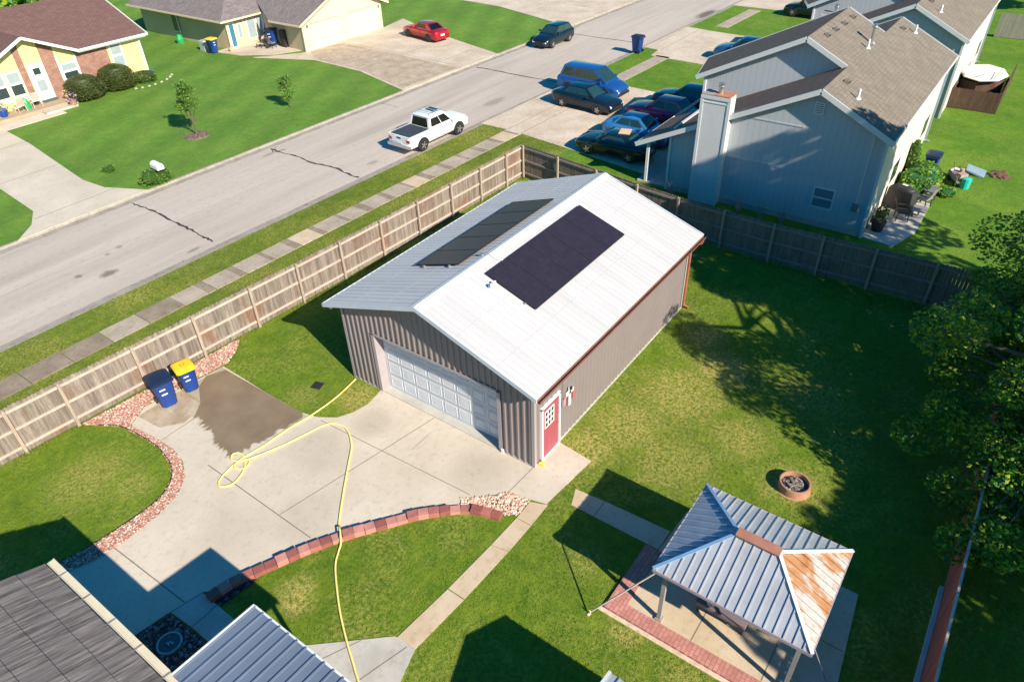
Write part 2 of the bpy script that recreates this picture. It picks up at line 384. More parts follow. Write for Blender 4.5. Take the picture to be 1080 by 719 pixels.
# ------------------------------------------------------------------ camera, light, sky
def setup():
    cam = bpy.data.cameras.new('camera'); co = bpy.data.objects.new('camera', cam); C.objects.link(co)
    co.matrix_world = Matrix.Translation((CAMX, CAMY, CAMZ)) @ Matrix.Rotation(YAW, 4, 'Z') @ Matrix.Rotation(PITCH, 4, 'X') @ Matrix.Rotation(ROLL, 4, 'Z')
    cam.sensor_width = 36; cam.lens = FOC / 1080 * 36; cam.clip_end = 600; cam.clip_start = .1
    scene.camera = co
    w = bpy.data.worlds.new('World'); scene.world = w; w.use_nodes = True
    nt = w.node_tree; bg = nt.nodes['Background']
    sky = nt.nodes.new('ShaderNodeTexSky'); sky.sky_type = 'NISHITA'; sky.sun_disc = False
    el, az = R(33.4), math.atan2(-.40, -1.46)
    sky.sun_elevation = el; sky.sun_rotation = az; sky.air_density = 1.3; sky.dust_density = .3; sky.ozone_density = 3.0
    hs = nt.nodes.new('ShaderNodeHueSaturation'); hs.inputs['Saturation'].default_value = 2.0
    nt.links.new(sky.outputs[0], hs.inputs['Color']); nt.links.new(hs.outputs[0], bg.inputs[0]); bg.inputs[1].default_value = .080
    s = bpy.data.lights.new('sun', 'SUN'); s.energy = 4.9; s.angle = R(.6); s.color = (1, .90, .74)
    so = bpy.data.objects.new('sun', s); C.objects.link(so)
    so.rotation_euler = Vector((-.40, -1.46, 1.0)).to_track_quat('Z', 'Y').to_euler()
    vs = scene.view_settings; vs.view_transform = 'Standard'; vs.look = 'None'; vs.exposure = .82; vs.gamma = 1; vs.use_curve_mapping = False
FOC, YAW, PITCH, ROLL, CAMX, CAMY, CAMZ = (745.560941, -0.926482, 0.925118, -0.034797, -12.153027, -8.439618, 15.971911)
setup()

# ================================================================== SETTING
def flat(name, poly, z, mat, t=.0, kind='structure', extra=()):
    """a sheet (t=0) or a slab of thickness t whose top is at z"""
    m = MB()
    if t: m.prism(poly, z - t, z)
    else: m.add([(x, y, z) for x, y in poly], [list(range(len(poly)))])
    mats = [mat]
    for jm, items in extra:
        mats.append(jm)
        for p0, p1, w in items:
            m.beam((p0[0], p0[1], z + .0015), (p1[0], p1[1], z + .0015), w, .005, len(mats) - 1)
    o = m.build(name, mats); o['kind'] = kind
    return o
def rect(x0, y0, x1, y1): return [(x0, y0), (x1, y0), (x1, y1), (x0, y1)]
def smooth(pts, n=6):
    out = []; P = [Vector((*p, 0)) if len(p) == 2 else Vector(p) for p in pts]
    for i in range(len(P) - 1):
        a, b, c, d = P[max(i - 1, 0)], P[i], P[i + 1], P[min(i + 2, len(P) - 1)]
        for k in range(n):
            t = k / n
            out.append(.5 * ((2 * b) + (c - a) * t + (2 * a - 5 * b + 4 * c - d) * t * t + (3 * b - a - 3 * c + d) * t ** 3))
    out.append(P[-1]); return out
def xy(pts): return [(p.x, p.y) for p in pts]

flat('ground', rect(-250, -250, 400, 400), -.13, M_far)
SN, SF = -.033, -.024      # the street runs at a slight angle to the garage
def sh(poly, k=SN): return [(x, y + k * x) for x, y in poly]
flat('road', [(-100, 20.25 - SN * 100), (150, 20.25 + SN * 150), (150, 28.5 + SF * 150), (-100, 28.5 - SF * 100)], -.10, M_road)
# lawns as solid sheets level with the kerbs
flat('lawn', [(-60, -60), (150, -60), (150, 19.9 + SN * 150), (-60, 19.9 - SN * 60)], 0, M_near_far, .12)
flat('yard_lawn', [(-16, 14.25), (-8.8, 13.72), (-2.4, 13.22), (3.7, 12.82), (10.1, 12.57), (17.0, 12.35), (15.85, 5), (15.45, -1), (15.65, -9), (15.7, -10.7), (-30, -10.7), (-30, 14.3)], .012, M_yard)
flat('verge_lawn', [(-60, 12.5), (22.3, 12.35), (22.3, 19.9 + SN * 22.3), (-60, 19.9 - SN * 60)], .006, M_verge)
flat('far_lawn', [(-60, 28.8 - SF * 60), (150, 28.8 + SF * 150), (150, 250), (-60, 250)], 0, M_far, .12)

# kerbs with gutter pans; gutters joined at intervals
def kerb(y0, s, name, kk):
    m = MB(); x = -60
    while x < 148:
        x1 = x + 3.0
        prof = [(y0, -.13), (y0, .012), (y0 + s * .13, .008), (y0 + s * .20, -.085), (y0 + s * .62, -.094), (y0 + s * .62, -.13)]
        b = len(m.v); m.vprism(prof, 0, x + .006, x1 - .006); x = x1
        m.v[b:] = [(v[0], v[1] + kk * v[0], v[2]) for v in m.v[b:]]
    o = m.build(name, M_curb); o['kind'] = 'structure'
kerb(19.86, 1, 'kerb', SN); kerb(28.84, -1, 'kerb', SF)

def seam(pts, w, name='road_crack', z=-.096):
    P = smooth(pts, 5); m = MB(); vs = []
    for i, p in enumerate(P):
        d = (P[min(i + 1, len(P) - 1)] - P[max(i - 1, 0)]).normalized(); nrm = Vector((-d.y, d.x, 0)); k = w * random.uniform(.4, 1.3)
        j = Vector((random.uniform(-.05, .05), random.uniform(-.03, .03), 0))
        vs += [p + nrm * k / 2 + j, p - nrm * k / 2 + j]
    m.add([(v.x, v.y, z) for v in vs], [(2 * i, 2 * i + 1, 2 * i + 3, 2 * i + 2) for i in range(len(P) - 1)])
    m.build(name, M_tar)['kind'] = 'structure'
seam([(3.62, 28.1), (3.6, 27.5), (3.72, 26.2), (3.6, 25.0), (3.55, 23.7), (3.5, 22.5), (3.42, 21.3), (3.4, 20.8)], .13)
seam([(12.5, 27.8), (12.47, 27.1), (12.55, 25.5), (12.4, 24), (12.6, 22.4), (12.4, 21.2), (12.35, 20.2)], .14)
seam([(32.1, 27.4), (32.2, 26), (32.1, 23), (32.3, 19.7)], .13)
seam([(44.6, 27.2), (44.4, 25), (44.5, 20)], .12)
seam([(22.0, 27.7), (22.1, 27.2), (22.0, 26.4)], .05)
seam([(41.5, 27.0), (43.2, 27.15), (45, 27.0), (47, 27.1)], .12)
seam([(12.9, 27.8), (12.2, 27.3), (12.9, 27.0)], .08)
for yy in (24.3,):
    flat('road_joint', sh(rect(-60, yy - .012, 140, yy + .012), -.028), -.0955, plain('road_joint', (.27, .24, .215), .9))

# sidewalk: individual flags, stained dark where it stays damp
k = 0; x = -14.4
m1 = MB(); m2 = MB(); m3 = MB()
while x < 20.9:
    y0 = 16.86
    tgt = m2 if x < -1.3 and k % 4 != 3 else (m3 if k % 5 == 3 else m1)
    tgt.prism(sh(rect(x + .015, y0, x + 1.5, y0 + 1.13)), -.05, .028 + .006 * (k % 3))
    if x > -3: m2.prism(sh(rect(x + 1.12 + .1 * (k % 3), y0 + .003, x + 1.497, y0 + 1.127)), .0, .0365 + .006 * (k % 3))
    k += 1; x += 1.52
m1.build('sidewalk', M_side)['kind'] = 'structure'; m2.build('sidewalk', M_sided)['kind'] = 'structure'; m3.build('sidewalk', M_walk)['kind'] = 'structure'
m1 = MB(); x = 34.0
while x < 120:
    if not (41.4 < x < 51.0 or 59.2 < x < 69): m1.prism(sh(rect(x + .015, 16.86, x + 1.5, 17.99)), -.05, .03)
    x += 1.52
m1.build('sidewalk', M_side)['kind'] = 'structure'

# driveways
def jl(items, w=.035): return (M_joint, [(a, b, w) for a, b in items])
flat('driveway', [(20.85, 16.2), (22.2, 16.1), (21.5, 11.0), (20.7, 6.2), (33.0, 6.2), (33.8, 18.9), (22.3, 19.3), (22.35, 17.3), (20.85, 17.3)], .030, M_drive2, .05,
     extra=[jl([((21.7, 11.6), (33.3, 11.4)), ((22.3, 16.15), (33.5, 15.8)), ((22.3, 17.25), (33.5, 16.9)), ((27.3, 6.3), (27.9, 19.0))])])
flat('driveway', [(41.3, 17), (41.0, 11.5), (41, 7.6), (50.0, 7.6), (50.6, 15.9), (51.0, 18.4), (43.2, 18.6), (43, 17.2)], .030, M_drive2, .05, extra=[jl([((41.2, 12.5), (50, 12.5)), ((43, 17), (50.6, 17)), ((43, 18.2), (50.7, 18.2))])])
flat('driveway', [(60.5, 7.6), (69, 7.6), (69, 17.8), (60.8, 18.0)], .030, M_drive2, .05)
flat('driveway', [(24.6, 28.1), (35.6, 27.85), (37.4, 34), (39.6, 40.2), (40.9, 43.2), (37.0, 42.3), (27.6, 42.4), (24.6, 45.0), (26.7, 40.0), (26.4, 34.4)], .032, M_drive2, .05,
     extra=[jl([((26.4, 34.6), (36.2, 34.6)), ((31.4, 29.2), (31.9, 42.3)), ((26.0, 30.5), (36, 30.5))])])
flat('driveway', [(46.0, 27.6), (60.5, 27.3), (60.5, 48), (50.5, 48), (49.5, 38)], .030, M_drive2, .05, extra=[jl([((47, 34), (60, 34)), ((53.5, 29.3), (53.8, 47))])])
flat('driveway', [(-1.9, 28.75), (4.9, 28.6), (3.75, 31.0), (3.6, 33.0), (4.7, 41.5), (5.0, 46.0), (.2, 46.0), (.45, 35.8), (.1, 31.4), (-.7, 29.9)], .030, M_drive, .05,
     extra=[jl([((.3, 36.5), (4.1, 36.5)), ((-.3, 30.4), (4, 30.4)), ((.2, 42), (4.8, 42))])])
flat('path', [(24.0, 49.4), (24.4, 46.6), (26.0, 44.2), (28.2, 43.0), (28.2, 49.4)], .036, M_drive2, .05)

# the yard's own concrete, cut round the curved lawn edge
big = [(-10.25, 8.3), (-9.5, 7.98), (-8.6, 7.86), (-7.55, 7.94), (-6.85, 8.12), (-6.3, 8.55), (-5.95, 9.2), (-5.82, 9.9), (-5.84, 10.8), (-5.92, 11.5), (-5.95, 12.1), (-5.2, 12.55), (-2.3, 12.15),
       (-2.32, 11.2), (-2.36, 10.0), (-2.40, 8.7), (-2.36, 7.85), (-2.2, 7.2), (-1.85, 6.65), (-1.35, 6.38), (-.8, 6.28), (-.3, 6.36), (-.03, 6.42), (-.03, .02), (0, -.02), (1.32, -.02), (1.18, -1.28), (-.97, -1.08), (-1.2, -.2), (-1.28, .12),
       (-1.75, .55), (-2.22, 1.08), (-2.50, .95), (-3.1, 1.62), (-4.1, 2.36), (-4.95, 2.82), (-5.7, 3.28), (-6.5, 3.70), (-7.35, 4.08), (-8.1, 4.35), (-8.4, 4.66), (-9.3, 4.86), (-10.1, 5.0), (-10.1, 2.0), (-10.6, 2.0), (-10.6, 8.3)]
M_yardc = concrete('yard_concrete', (.53, .46, .37), (.62, .55, .455), (.38, .30, .21), .45, .5, bump=.1,
                   spots=[(-6.6, 5.6, 1.3, .12, 1, 0), (-3.2, 6.2, 1.4, .22, 1.2, .5), (-1.2, 1.2, 1.2, .2, 1, 0), (-5.2, 4.2, 1.2, .2, 1, 1), (-1.1, 3.6, .14, .45, .22, PI / 2 - .1), (-1.4, 5.5, .8, .25, 1, 0)])
M_jd = plain('slab_joint', (.20, .165, .12), .95)
flat('driveway', big, .024, M_yardc, .06, extra=[(M_jd, [((-8.97, 7.9), (-8.85, 4.78), .03), ((-5.6, 8.4), (-5.65, 3.65), .03), ((-5.6, 5.0), (-.05, 3.95), .02), ((-2.25, 7.0), (-1.95, .95), .02), ((-3.95, 12.3), (-4.0, 10.6), .02), ((-5.85, 10.6), (-2.4, 10.6), .02), ((-.03, .03), (-1.25, .08), .02)])])
# wet patch left by the hose, ragged on one side
wet = [(-2.38, 11.9), (-2.38, 8.6), (-2.34, 7.8)]
for i in range(26):
    t = i / 25; a = Vector((-2.5, 7.62, 0)).lerp(Vector((-4.7, 8.0, 0)), t); wet.append((a.x, a.y + random.uniform(-.10, .10) * (1 if i > 6 else .3)))
for i in range(34):
    t = i / 33; a = Vector((-4.85, 8.25, 0)).lerp(Vector((-4.45, 10.7, 0)), t); wet.append((a.x + random.uniform(-.2, .10), a.y))
wet += [(-4.0, 11.1), (-3.5, 11.9), (-3.0, 12.2)]
flat('wet_patch', wet, .0305, M_wet)
cxw = sum(p[0] for p in wet) / len(wet); cyw = sum(p[1] for p in wet) / len(wet)
damp = [(min(cxw + (x - cxw) * (1.05 + random.uniform(0, .07)), -2.37), min(cyw + (y - cyw) * (1.04 + random.uniform(0, .05)), 12.2)) for x, y in wet]
flat('wet_patch', damp, .0268, concrete('damp_concrete', (.36, .31, .245), (.47, .415, .34), (.27, .22, .15), .5, 1.2))
flat('wet_patch', [(-5.6, 12.3), (-5.5, 11.2), (-4.9, 10.7), (-4.2, 10.9), (-3.2, 11.9), (-2.5, 12.0), (-3.4, 12.25)], .0258, concrete('brown_damp', (.36, .28, .19), (.50, .42, .31), (.26, .18, .11), .6, 1.6))
# gravel border (inner edge follows the lawn, outer edge the slab)
outer = [(-6.9, 13.5), (-5.86, 13.38), (-4.36, 13.27), (-2.85, 13.17), (-1.2, 13.08), (-.95, 12.98), (-1.5, 12.5), (-2.1, 12.18), (-5.2, 12.57)]
slabside = [(-5.97, 12.12), (-5.94, 11.5), (-5.86, 10.8), (-5.84, 9.9), (-5.97, 9.2), (-6.32, 8.53), (-6.87, 8.1), (-7.57, 7.92), (-8.6, 7.84), (-9.5, 7.96), (-10.25, 8.28), (-10.9, 8.3)]
lawnside = [(-10.9, 8.75), (-10.2, 8.66), (-9.23, 8.46), (-8.42, 8.40), (-7.56, 8.38), (-7.05, 8.50), (-6.56, 8.85), (-6.25, 9.4), (-6.07, 10.2), (-6.05, 11.0), (-6.2, 12.3), (-6.6, 13.0)]
flat('gravel_bed', outer + slabside + lawnside, .045, M_gravel, kind='stuff')
def pebbles(name, poly, n, mats, r=(.025, .052), z=.04, label=None):
    """scattered stones inside a polygon: uncountable, one object"""
    def inside(x, y):
        c = False; j = len(poly) - 1
        for i in range(len(poly)):
            xi, yi = poly[i]; xj, yj = poly[j]
            if (yi > y) != (yj > y) and x < (xj - xi) * (y - yi) / (yj - yi) + xi: c = not c
            j = i
        return c
    xs = [p[0] for p in poly]; ys = [p[1] for p in poly]; m = MB(); k = 0
    while k < n:
        x, y = random.uniform(min(xs), max(xs)), random.uniform(min(ys), max(ys))
        if not inside(x, y): continue
        s = random.uniform(*r); a = random.uniform(0, PI); sx, sy, sz = s, s * random.uniform(.6, 1), s * random.uniform(.5, .9)
        vs = [(sx, 0, 0), (0, sy, 0), (-sx, 0, 0), (0, -sy, 0), (sx * .3, sy * .2, sz), (-sx * .4, -sy * .3, sz * .8)]
        vs = [(x + u * math.cos(a) - v * math.sin(a), y + u * math.sin(a) + v * math.cos(a), z + w) for u, v, w in vs]
        m.add(vs, [(0, 1, 4), (1, 5, 4), (1, 2, 5), (2, 3, 5), (3, 4, 5), (3, 0, 4)], random.randrange(len(mats))); k += 1
    o = m.build(name, mats); o['kind'] = 'stuff'; return o
P_g = [plain('pebble_a', (.36, .19, .145), .8, vary=.25), plain('pebble_b', (.46, .30, .235), .8, vary=.2), plain('pebble_c', (.35, .15, .11), .8), plain('pebble_d', (.62, .50, .42), .8), plain('pebble_f', (.26, .13, .10), .8)]
pebbles('gravel', outer + slabside + lawnside, 8500, P_g)
tri = [(-2.22, 1.12), (-1.72, .52), (-1.25, .08), (-1.18, -.2), (-1.12, -.62), (-1.82, -.62), (-2.08, -.1), (-2.25, .45), (-2.48, .82)]
flat('gravel_bed', tri, .030, M_gravel2, kind='stuff')
pebbles('gravel', tri, 520, [P_g[1], P_g[3], plain('pebble_e', (.62, .33, .20), .8), P_g[3]], (.03, .06), .03)
# black edging strip round the lawn
m = MB(); m.tube([(x, y, .05) for x, y in xy(smooth(lawnside[1:], 4))], .02, 5)
tag(m.build('lawn_edging', M_rubber), 'dark plastic edging curving between lawn and red gravel', 'edging')
# garden paths of the yard
def slabs(name, pts, mat):
    for poly in pts: flat(name, poly, .030, mat, .05)
slabs('path', [[(-1.18, -.64), (-.99, -1.12), (-1.85, -1.14), (-1.86, -.66)], [(-1.88, -.66), (-1.87, -1.14), (-2.9, -1.13), (-3.0, -.62)], [(-3.02, -.62), (-2.92, -1.13), (-4.7, -1.05), (-4.7, -.52)], [(-4.73, -.52), (-4.73, -1.05), (-6.42, -.92), (-6.45, -.36)]], M_walk)
slabs('path', [[(-.03, -1.47), (-.60, -1.68), (-.60, -2.4), (.04, -2.4)], [(-.60, -2.42), (-.58, -4.4), (.14, -4.4), (.05, -2.42)]], M_walk)
flat('yard_lawn', [(-.03, -1.47), (-.60, -1.68), (-.97, -1.08), (.02, -1.18)], .022, M_yard)
flat('patio', [(-6.45, -.30), (-6.43, -.92), (-7.3, -1.2), (-12.5, -1.2), (-12.5, 1.6), (-8.1, 1.6), (-7.5, .9)], .034, M_greyc, .06, extra=[(M_jd, [((-6.5, -.72), (-8.3, -.2), .025), ((-7.0, .3), (-7.9, .75), .02)])])
flat('patio', [(-9.22, 4.8), (-8.42, 4.62), (-8.42, 3.32), (-9.16, 3.15), (-9.16, 3.95)], .050, M_greyc, .06, extra=[(M_jd, [((-9.16, 4.0), (-8.42, 4.0), .02)])])
flat('patio', [(-8.42, 3.26), (-9.12, 3.08), (-9.2, 1.65), (-8.15, 1.65)], .050, M_greyc, .06)
flat('mulch_bed', [(-10.1, 4.98), (-9.27, 4.82), (-9.2, 4.0), (-9.2, 1.65), (-10.6, 1.65), (-10.6, 4.98)], .040, M_mulch, kind='stuff')
flat('mulch_bed', [(-8.42, 4.55), (-7.5, 4.2), (-7.35, 3.75), (-8.42, 3.9)], .040, M_mulch, kind='stuff')
pebbles('mulch', [(-10.1, 4.98), (-9.27, 4.82), (-9.2, 4.0), (-9.2, 2.2), (-10.2, 2.2)], 420, [plain('m1', (.16, .10, .09), .8), plain('m2', (.20, .21, .24), .8), plain('m3', (.13, .05, .04), .8)], (.03, .08), .04)
# gazebo pad
flat('patio', [(-2.52, -4.52), (-.6, -4.42), (1.0, -4.5), (1.0, -9.1), (-2.52, -9.4)], .060, M_walk, .07, extra=[(M_jd, [((-2.5, -6.2), (1.0, -6.2), .025), ((-2.5, -7.9), (1.0, -7.9), .025), ((-.75, -4.5), (-.75, -9.2), .02)])])
m = MB(); m.prism(rect(-2.90, -9.5, -2.53, -4.06), -.02, .085); m.prism(rect(-2.53, -4.515, -.64, -4.06), -.02, .085)
tag(m.build('brick_edging', M_paver, bevel=.01), 'red brick paver edging in an L along the gazebo patio', 'edging')
flat('path', rect(-3.02, -9.5, -2.905, -3.95), .030, plain('edging_gravel', (.60, .45, .33), .9, vary=.3, scale=8), .04)
# pale dirt strips and far drives
flat('patio', [(19.9, -4.35), (23.4, -4.3), (25.2, -5.6), (25.0, -6.25), (21.6, -6.25), (19.7, -5.7)], .035, M_greyc, .05)

# ================================================================== GARAGE
W_, L_, SL = 7.68, 10.21, .336
def rz_(y): return 4.64 - SL * abs(y - 3.84)        # top of the roof
g = thing('metal_garage', 'ribbed grey metal garage with white roof and solar panels', 'garage', (0, 0, 0))
def ribwall(axis, a0, a1, c0, out, ztop, holes=(), pitch=.229, name='wall'):
    """wall in a vertical plane at coordinate c0 (outward sign `out`), running a0..a1, with trapezoid ribs; holes: (h0,h1,z0,z1)"""
    m = MB(); t = .08
    cuts = sorted({a0, a1, *[h for q in holes for h in q[:2]], *([3.84] if axis == 1 and a0 < 3.84 < a1 else [])})
    for u0, u1 in zip(cuts, cuts[1:]):
        zs = [(0.05, None)]
        for h in holes:
            if h[0] <= (u0 + u1) / 2 <= h[1]: zs = [(h[3], None)]
        for zb, _ in zs:
            poly = [(u0, zb), (u1, zb), (u1, ztop(u1)), (u0, ztop(u0))]
            m.vprism(poly, 0 if axis == 1 else 1, c0 - out * t, c0)
    u = a0 + pitch * .6
    while u < a1 - .06:
        zb = .05
        for h in holes:
            if h[0] - .06 < u < h[1] + .06: zb = h[3] + .08
        p = [(u - .055, 0), (u - .026, .03), (u + .026, .03), (u + .055, 0)]
        zt = ztop(u) - .002
        vs = []
        for z in (zb, zt):
            for du, dn in p:
                q = (c0 + out * (dn + .0005), du) if axis == 1 else (du, c0 + out * (dn + .0005))
                vs.append((q[0], q[1], z))
        m.add(vs, [(0, 1, 5, 4), (1, 2, 6, 5), (2, 3, 7, 6), (0, 3, 2, 1), (4, 5, 6, 7), (3, 0, 4, 7)])
        u += pitch
    return m.build(name, M_wall, g)
wt = lambda y: rz_(y) - .10
ribwall(1, 0.0, W_, 0.0, -1, wt, holes=[(1.30, 6.30, 0, 2.42)])
ribwall(1, 0.0, W_, L_, 1, wt)
sw = lambda x: rz_(0) - .10
wr = ribwall(0, .08, L_ - .08, 0.0, -1, sw, holes=[(.33, 1.30, 0, 2.10)])
ribwall(0, .08, L_ - .08, W_, 1, sw)
m = MB()
for x, y, dx, dy in ((-.035, -.035, 1, 1), (-.035, W_ + .035, 1, -1), (L_ + .035, -.035, -1, 1), (L_ + .035, W_ + .035, -1, -1)):
    m = MB(); m.box((x + dx * .05, y + dy * .005, 1.66), (.10, .012, 3.18)); m.box((x + dx * .003, y + dy * .06, 1.66), (.012, .10, 3.18)); m.build('corner_trim', M_trim, g)
m = MB(); m.box((L_ / 2, -.005, .03), (L_ + .04, .06, .10)); m.box((L_ / 2, W_ + .005, .03), (L_ + .04, .06, .10)); m.box((L_ + .005, W_ / 2, .03), (.06, W_ - .06, .10)); m.box((.0, .66, .03), (.05, 1.24, .09)); m.box((.0, 7.0, .03), (.05, 1.3, .09))
m.build('foundation', M_greyc, g)
m = MB(); m.prism(rect(-.02, .05, L_ - .05, W_ - .05), -.05, .033); m.build('floor_slab', M_greyc, g)
# roof planes with standing ribs
def roofside(sgn, mat):
    ye = 3.84 - sgn * (3.84 + .38); x0, x1 = -.39, 10.52
    m = MB(); z0, z1 = rz_(3.84), rz_(ye)
    pts = [(x0, 3.84, z0), (x1, 3.84, z0), (x1, ye, z1), (x0, ye, z1)]
    m.slab(pts if sgn < 0 else pts[::-1], .045)
    x = x0 + .12
    while x < x1 - .05:
        w = .022; h = .022
        for k in range(1):
            vs = []
            for y, z in ((3.84, z0), (ye, z1)):
                vs += [(x - w, y, z + .0005), (x - w * .5, y, z + h), (x + w * .5, y, z + h), (x + w, y, z + .0005)]
            m.add(vs, [(0, 1, 5, 4), (1, 2, 6, 5), (2, 3, 7, 6), (0, 3, 2, 1), (4, 5, 6, 7), (3, 0, 4, 7)])
        x += .235
    rf_ = m.build('roof', mat, g)
    m = MB()
    for x in (-.2 + .94 * j for j in range(12)):
        m.beam((x, 3.70, rz_(3.70) + .0015), (x, ye + sgn * .05, rz_(ye + sgn * .05) + .0015), .008, .004)
    for f in (.34, .67):
        y = 3.84 + (ye - 3.84) * f; m.beam((x0 + .05, y, rz_(y) + .001), (x1 - .05, y, rz_(y) + .001), .012, .006)
    m.build('lap_seam', plain('lap', (.41, .405, .41), .6), rf_)
    return rf_
rr = roofside(1, M_roofw); rl = roofside(-1, M_roofw)
m = MB()
for s in (1, -1):
    m.slab([(-.40, 3.84, rz_(3.84) + .045), (10.53, 3.84, rz_(3.84) + .045), (10.53, 3.84 - s * .20, rz_(3.64) + .03), (-.40, 3.84 - s * .20, rz_(3.64) + .03)][::(-1 if s > 0 else 1)], .012)
m.build('ridge_cap', M_white, g)
m = MB()   # barge boards on the gables, fascia at the eaves
for x in (-.415, 10.545):
    for s in (1, -1):
        ye = 3.84 - s * 4.22
        m.slab([(x - .02, 3.84, rz_(3.84) + .035), (x + .02, 3.84, rz_(3.84) + .035), (x + .02, ye, rz_(ye) + .035), (x - .02, ye, rz_(ye) + .035)], .15)
m.beam((-.43, 8.085, rz_(8.06) - .05), (10.56, 8.085, rz_(8.06) - .05), .02, .13)
m.build('barge_board', plain('barge', (.50, .54, .60), .5), g)
m = MB(); m.prism(rect(-.38, -.30, 10.5, -.04), 3.13, 3.15); m.build('soffit', M_white, g); m = MB(); m.prism(rect(-.38, W_ + .04, 10.5, W_ + .32), 3.13, 3.15); m.build('soffit', M_white, g)
m = MB(); ye = -.43; z = rz_(-.38) - .01
m.vprism([(-.385, z), (-.385, z - .11), (-.48, z - .11), (-.495, z - .02), (-.485, z - .02), (-.47, z - .10), (-.395, z - .10), (-.395, z)], 0, -.40, 10.53)
gu = m.build('gutter', plain('gutter_brown', (.19, .085, .06), .6, vary=.2), g)
m = MB(); m.tube([(10.42, -.44, z - .10), (10.42, -.40, z - .28), (10.33, -.09, z - .42), (10.30, -.075, z - .6), (10.30, -.075, .18), (10.32, -.30, .08)], .045, 6)
m.build('downspout', M_rust, gu)
# overhead door, recessed, with raised panels
d = MB(); d.box((.335, 3.8, 1.22), (.05, 4.96, 2.38)); gd = d.build('garage_door', M_door, g)
m = MB()
for r_ in range(4):
    for c_ in range(8):
        cy = 1.40 + .3 + c_ * .6; cz = .06 + .295 + r_ * .59
        for s in (-1, 1):
            m.box((.305, cy, cz + s * .20), (.016, .50, .028)); m.box((.305, cy + s * .236, cz), (.016, .028, .372))
        m.box((.306, cy, cz), (.010, .36, .30))
m.build('raised_panel', plain('door_relief', (.60, .63, .665), .5), gd)
m = MB()
for r_ in range(1, 4): m.box((.3095, 3.8, .06 + r_ * .59 - .0), (.002, 4.82, .012))
m.build('section_joint', plain('seam_grey', (.2, .21, .23), .7), gd)
m = MB(); m.box((.17, 6.315, 1.21), (.42, .05, 2.42)); m.box((.17, 1.285, 1.21), (.42, .05, 2.42)); m.box((.17, 3.8, 2.445), (.42, 5.08, .05)); m.box((-.035, 6.36, 1.25), (.014, .13, 2.5)); m.box((-.035, 1.24, 1.25), (.014, .13, 2.5)); m.box((-.035, 3.8, 2.47), (.014, 5.22, .07))
m.build('door_frame', M_trim, g)
m = MB(); m.box((-.06, 1.16, .09), (.05, .09, .18)); m.build('door_sensor', M_white, g)
# side door
sd = MB(); sd.box((.815, -.01, 1.07), (.86, .05, 2.02)); sdo = sd.build('side_door', M_redd, g, bevel=.004)
m = MB()
for i in range(3):
    for j in range(3): m.box((.585 + i * .155, -.037, 1.35 + j * .21), (.11, .006, .165))
m.build('window_pane', M_glass, sdo)
m = MB()
for i in range(4): m.box((.507 + i * .155, -.042, 1.56), (.035, .018, .66))
for j in range(4): m.box((.74, -.0425, 1.245 + j * .21), (.50, .016, .035))
m.build('muntin', M_white, sdo)
m = MB(); m.box((.70, -.038, .55), (.03, .006, .6)); m.box((.80, -.038, .55), (.36, .012, .62), 0); m.build('door_relief', M_redd, sdo)
m = MB(); m.lathe((1.17, -.10, 1.02), [(.0, 0), (.03, .01), (.03, .04), (.012, .05), (.012, .07)], 10, axis='y'); m.build('door_knob', M_chrome, sdo); m = MB(); m.lathe((1.17, -.075, 1.18), [(.022, 0), (.022, .035)], 10, axis='y'); m.build('deadbolt', M_chrome, sdo)
m = MB(); m.box((.345, -.03, 1.07), (.07, .08, 2.14)); m.box((1.285, -.03, 1.07), (.07, .08, 2.14)); m.box((.815, -.03, 2.125), (1.01, .08, .07)); m.box((.815, -.02, .045), (.87, .12, .03)); m.build('door_trim', M_white, g)
# solar arrays: each panel its own part
def solar(sgn, x0, y_hi, y_lo, lift):
    for i in range(5):
        xa = x0 + i * 1.103; xb = xa + 1.09
        q = []
        for x, y in ((xa, y_hi), (xb, y_hi), (xb, y_lo), (xa, y_lo)): q.append((x, y, rz_(y) + lift))
        if sgn > 0: q = q[::-1]
        m = MB(); m.slab(q, .04); pn = m.build('solar_panel', M_solar, g)
        fr = MB()
        for a, b in zip(q, q[1:] + q[:1]): fr.beam((a[0], a[1], a[2] + .001), (b[0], b[1], b[2] + .001), .022, .012)
        fr.build('panel_frame', M_blackm, pn)
    m = MB()
    for fy in (.2, .8):
        y = y_hi + (y_lo - y_hi) * fy
        m.beam((x0 - .05, y, rz_(y) + lift / 2), (x0 + 5.55, y, rz_(y) + lift / 2), .04, max(.03, lift - .05))
    m.build('panel_rail', M_chrome, g)
solar(1, 2.30, 3.33, 1.48, .11)
solar(-1, 2.28, 4.42, 6.28, .12)
m = MB(); m.box((2.02, 2.96, rz_(2.96) + .05), (.10, .10, .08)); m.tube([(2.02, 2.96, rz_(2.96) + .08), (2.02, 2.90, rz_(2.96) + .16)], .015, 6); m.lathe((1.95, 2.85, rz_(2.9) + .12), [(.03, 0), (.06, .03), (.055, .10), (.02, .12)], 10); m.lathe((2.13, 2.88, rz_(2.9) + .12), [(.03, 0), (.055, .03), (.05, .09), (.02, .1)], 10)
m.build('roof_light', M_white, g)
m = MB(); m.tube([(3.1, 4.40, rz_(4.4) + .04), (3.1, 3.95, rz_(3.95) + .04), (3.1, 3.84, rz_(3.84) + .08), (3.1, 3.6, rz_(3.6) + .06), (3.3, 3.33, rz_(3.33) + .06)], .012, 6); m.box((3.1, 4.12, rz_(4.12) + .05), (.12, .10, .07)); m.build('cable_conduit', M_chrome, g)
